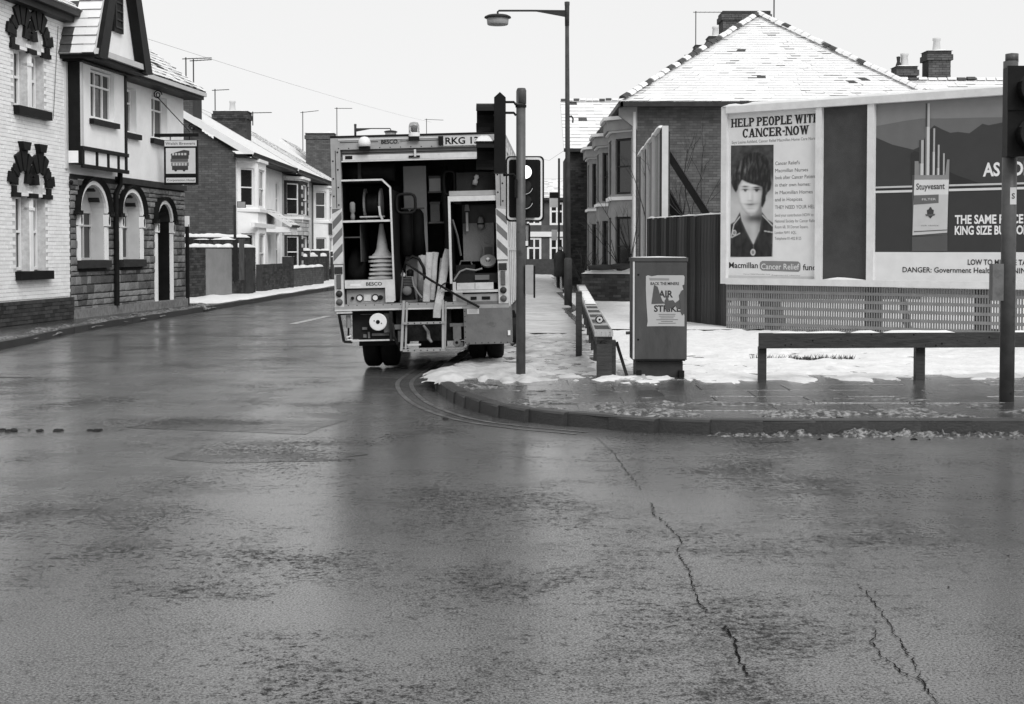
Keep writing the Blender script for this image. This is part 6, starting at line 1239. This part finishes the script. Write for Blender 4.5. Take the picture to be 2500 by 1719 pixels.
# bare shrubs
def shrub(lb, base, h, n, spread, seed, snow=False):
    t = thing('bare_shrub', lb, 'shrub', base, 'bare winter shrubs'); rnd = random.Random(seed); mb = MB()
    def grow(p, d, L, r, lv):
        q = p + d*L*.5 + V((rnd.uniform(-.05,.05), rnd.uniform(-.05,.05), .02))*L; e = q + (d + V((rnd.uniform(-.25,.25), rnd.uniform(-.25,.25), .1))).normalized()*L*.5
        mb.tube([p, q, e], [r, r*.8, r*.5], 4)
        if lv:
            for k in range(rnd.randint(2,3)): grow(p.lerp(e, rnd.uniform(.45,1)), (d + V((rnd.uniform(-.7,.7), rnd.uniform(-.7,.7), rnd.uniform(-.1,.5)))).normalized(), L*rnd.uniform(.4,.65), r*.55, lv-1)
    for k in range(n): grow(V(base)+V((rnd.uniform(-spread,spread), rnd.uniform(-.3,.3), 0)), V((rnd.uniform(-.35,.35), rnd.uniform(-.3,.3), 1)).normalized(), h*rnd.uniform(.45,.6), .022, 3)
    mb.build('branches', 'twig', t); return t
shrub('tall bare shrub rising behind the board fence against the brick gable', (4.6,34,.1), 5.0, 6, .9, 1); shrub('thinner bare shrub in front of the corner house bay', (3.3,38.9,.1), 3.6, 4, .3, 2); shrub('small snowy shrub behind the low brick wall by the dark brick house', (2.5,40,.3), 1.6, 6, .5, 3)
tag(MB().tube([(1.9,23.6,.17),(2.15,23.5,.19),(2.5,23.4,.18),(2.85,23.5,.17)], .035, 6).build('fallen_branch', 'bark'), 'dark fallen branch on the snow left of the cabinet', 'branch')
mb = MB(); rnd = random.Random(12)
for k in range(260):
    x, y = 3.15+rnd.random()*1.35, 18.72+rnd.gauss(0,.05); a = rnd.uniform(0,6.28); l = rnd.uniform(.03,.09); mb.face([(x,y,.11),(x+.012,y,.11),(x+.006+l*.6*math.cos(a),y+l*.6*math.sin(a),.11+l)])
mb.build('grass', 'grass', kind='stuff')

# ------------------------------------------------------------------ the person far down the footway
def skin(name, pts, edges, rad, m, par):
    me = bpy.data.meshes.new(name); me.from_pydata(pts, edges, []); ob = bpy.data.objects.new(name, me); C.objects.link(ob)
    sm_ = ob.modifiers.new('s', 'SKIN'); me.skin_vertices[0].data[0].use_root = True
    for i, r_ in enumerate(rad): me.skin_vertices[0].data[i].radius = (r_, r_)
    ob.modifiers.new('b', 'SUBSURF').levels = 1
    dg = bpy.context.evaluated_depsgraph_get(); nm = bpy.data.meshes.new_from_object(ob.evaluated_get(dg)); nm.materials.clear(); nm.materials.append(M[m]); nm.polygons.foreach_set('use_smooth', [True]*len(nm.polygons))
    bpy.data.objects.remove(ob); o = bpy.data.objects.new(name, nm); C.objects.link(o); attach(o, par); return o
pe = thing('person', 'person in a dark knee length coat walking on the far footway', 'person', (1.76,51.8,Z0+.03)); b = (1.76,51.8,Z0+.03)
pp_ = [(0,0,.86),(0,0,1.08),(0,0,1.28),(0,-.01,1.38),(0,-.03,1.46),(0,-.035,1.55),(-.17,0,1.26),(-.22,.03,1.02),(-.2,-.05,.8),(.17,0,1.26),(.22,-.04,1.02),(.2,-.1,.82),(-.09,0,.8),(-.1,.06,.46),(-.1,.16,.08),(-.1,.04,.03),(.09,0,.8),(.1,-.1,.46),(.1,-.1,.08),(.1,-.22,.03)]
pp_ = [(b[0]+x*.95, b[1]+y, b[2]+z*.97) for x, y, z in pp_]
skin('body', pp_, [(0,1),(1,2),(2,3),(3,4),(4,5),(2,6),(6,7),(7,8),(2,9),(9,10),(10,11),(0,12),(12,13),(13,14),(14,15),(0,16),(16,17),(17,18),(18,19)], [.13,.13,.13,.05,.085,.07,.07,.05,.04,.07,.05,.04,.085,.06,.045,.035,.085,.06,.045,.035], 'coat', pe)
MB().lathe([(.24,.42),(.23,.7),(.19,1.0),(.2,1.2),(.12,1.33),(.06,1.37)], b, n=18).build('coat', 'coat', pe, smooth=True); MB().lathe([(0,-.02),(.075,0),(.09,.06),(.075,.12),(0,.14)], (b[0], b[1]-.0, b[2]+1.4), n=14).build('hair', 'black', pe, smooth=True); MB().disc((b[0], b[1]-.12, b[2]+1.45), .06, (0,1,0), 14).build('face', 'skin', pe)
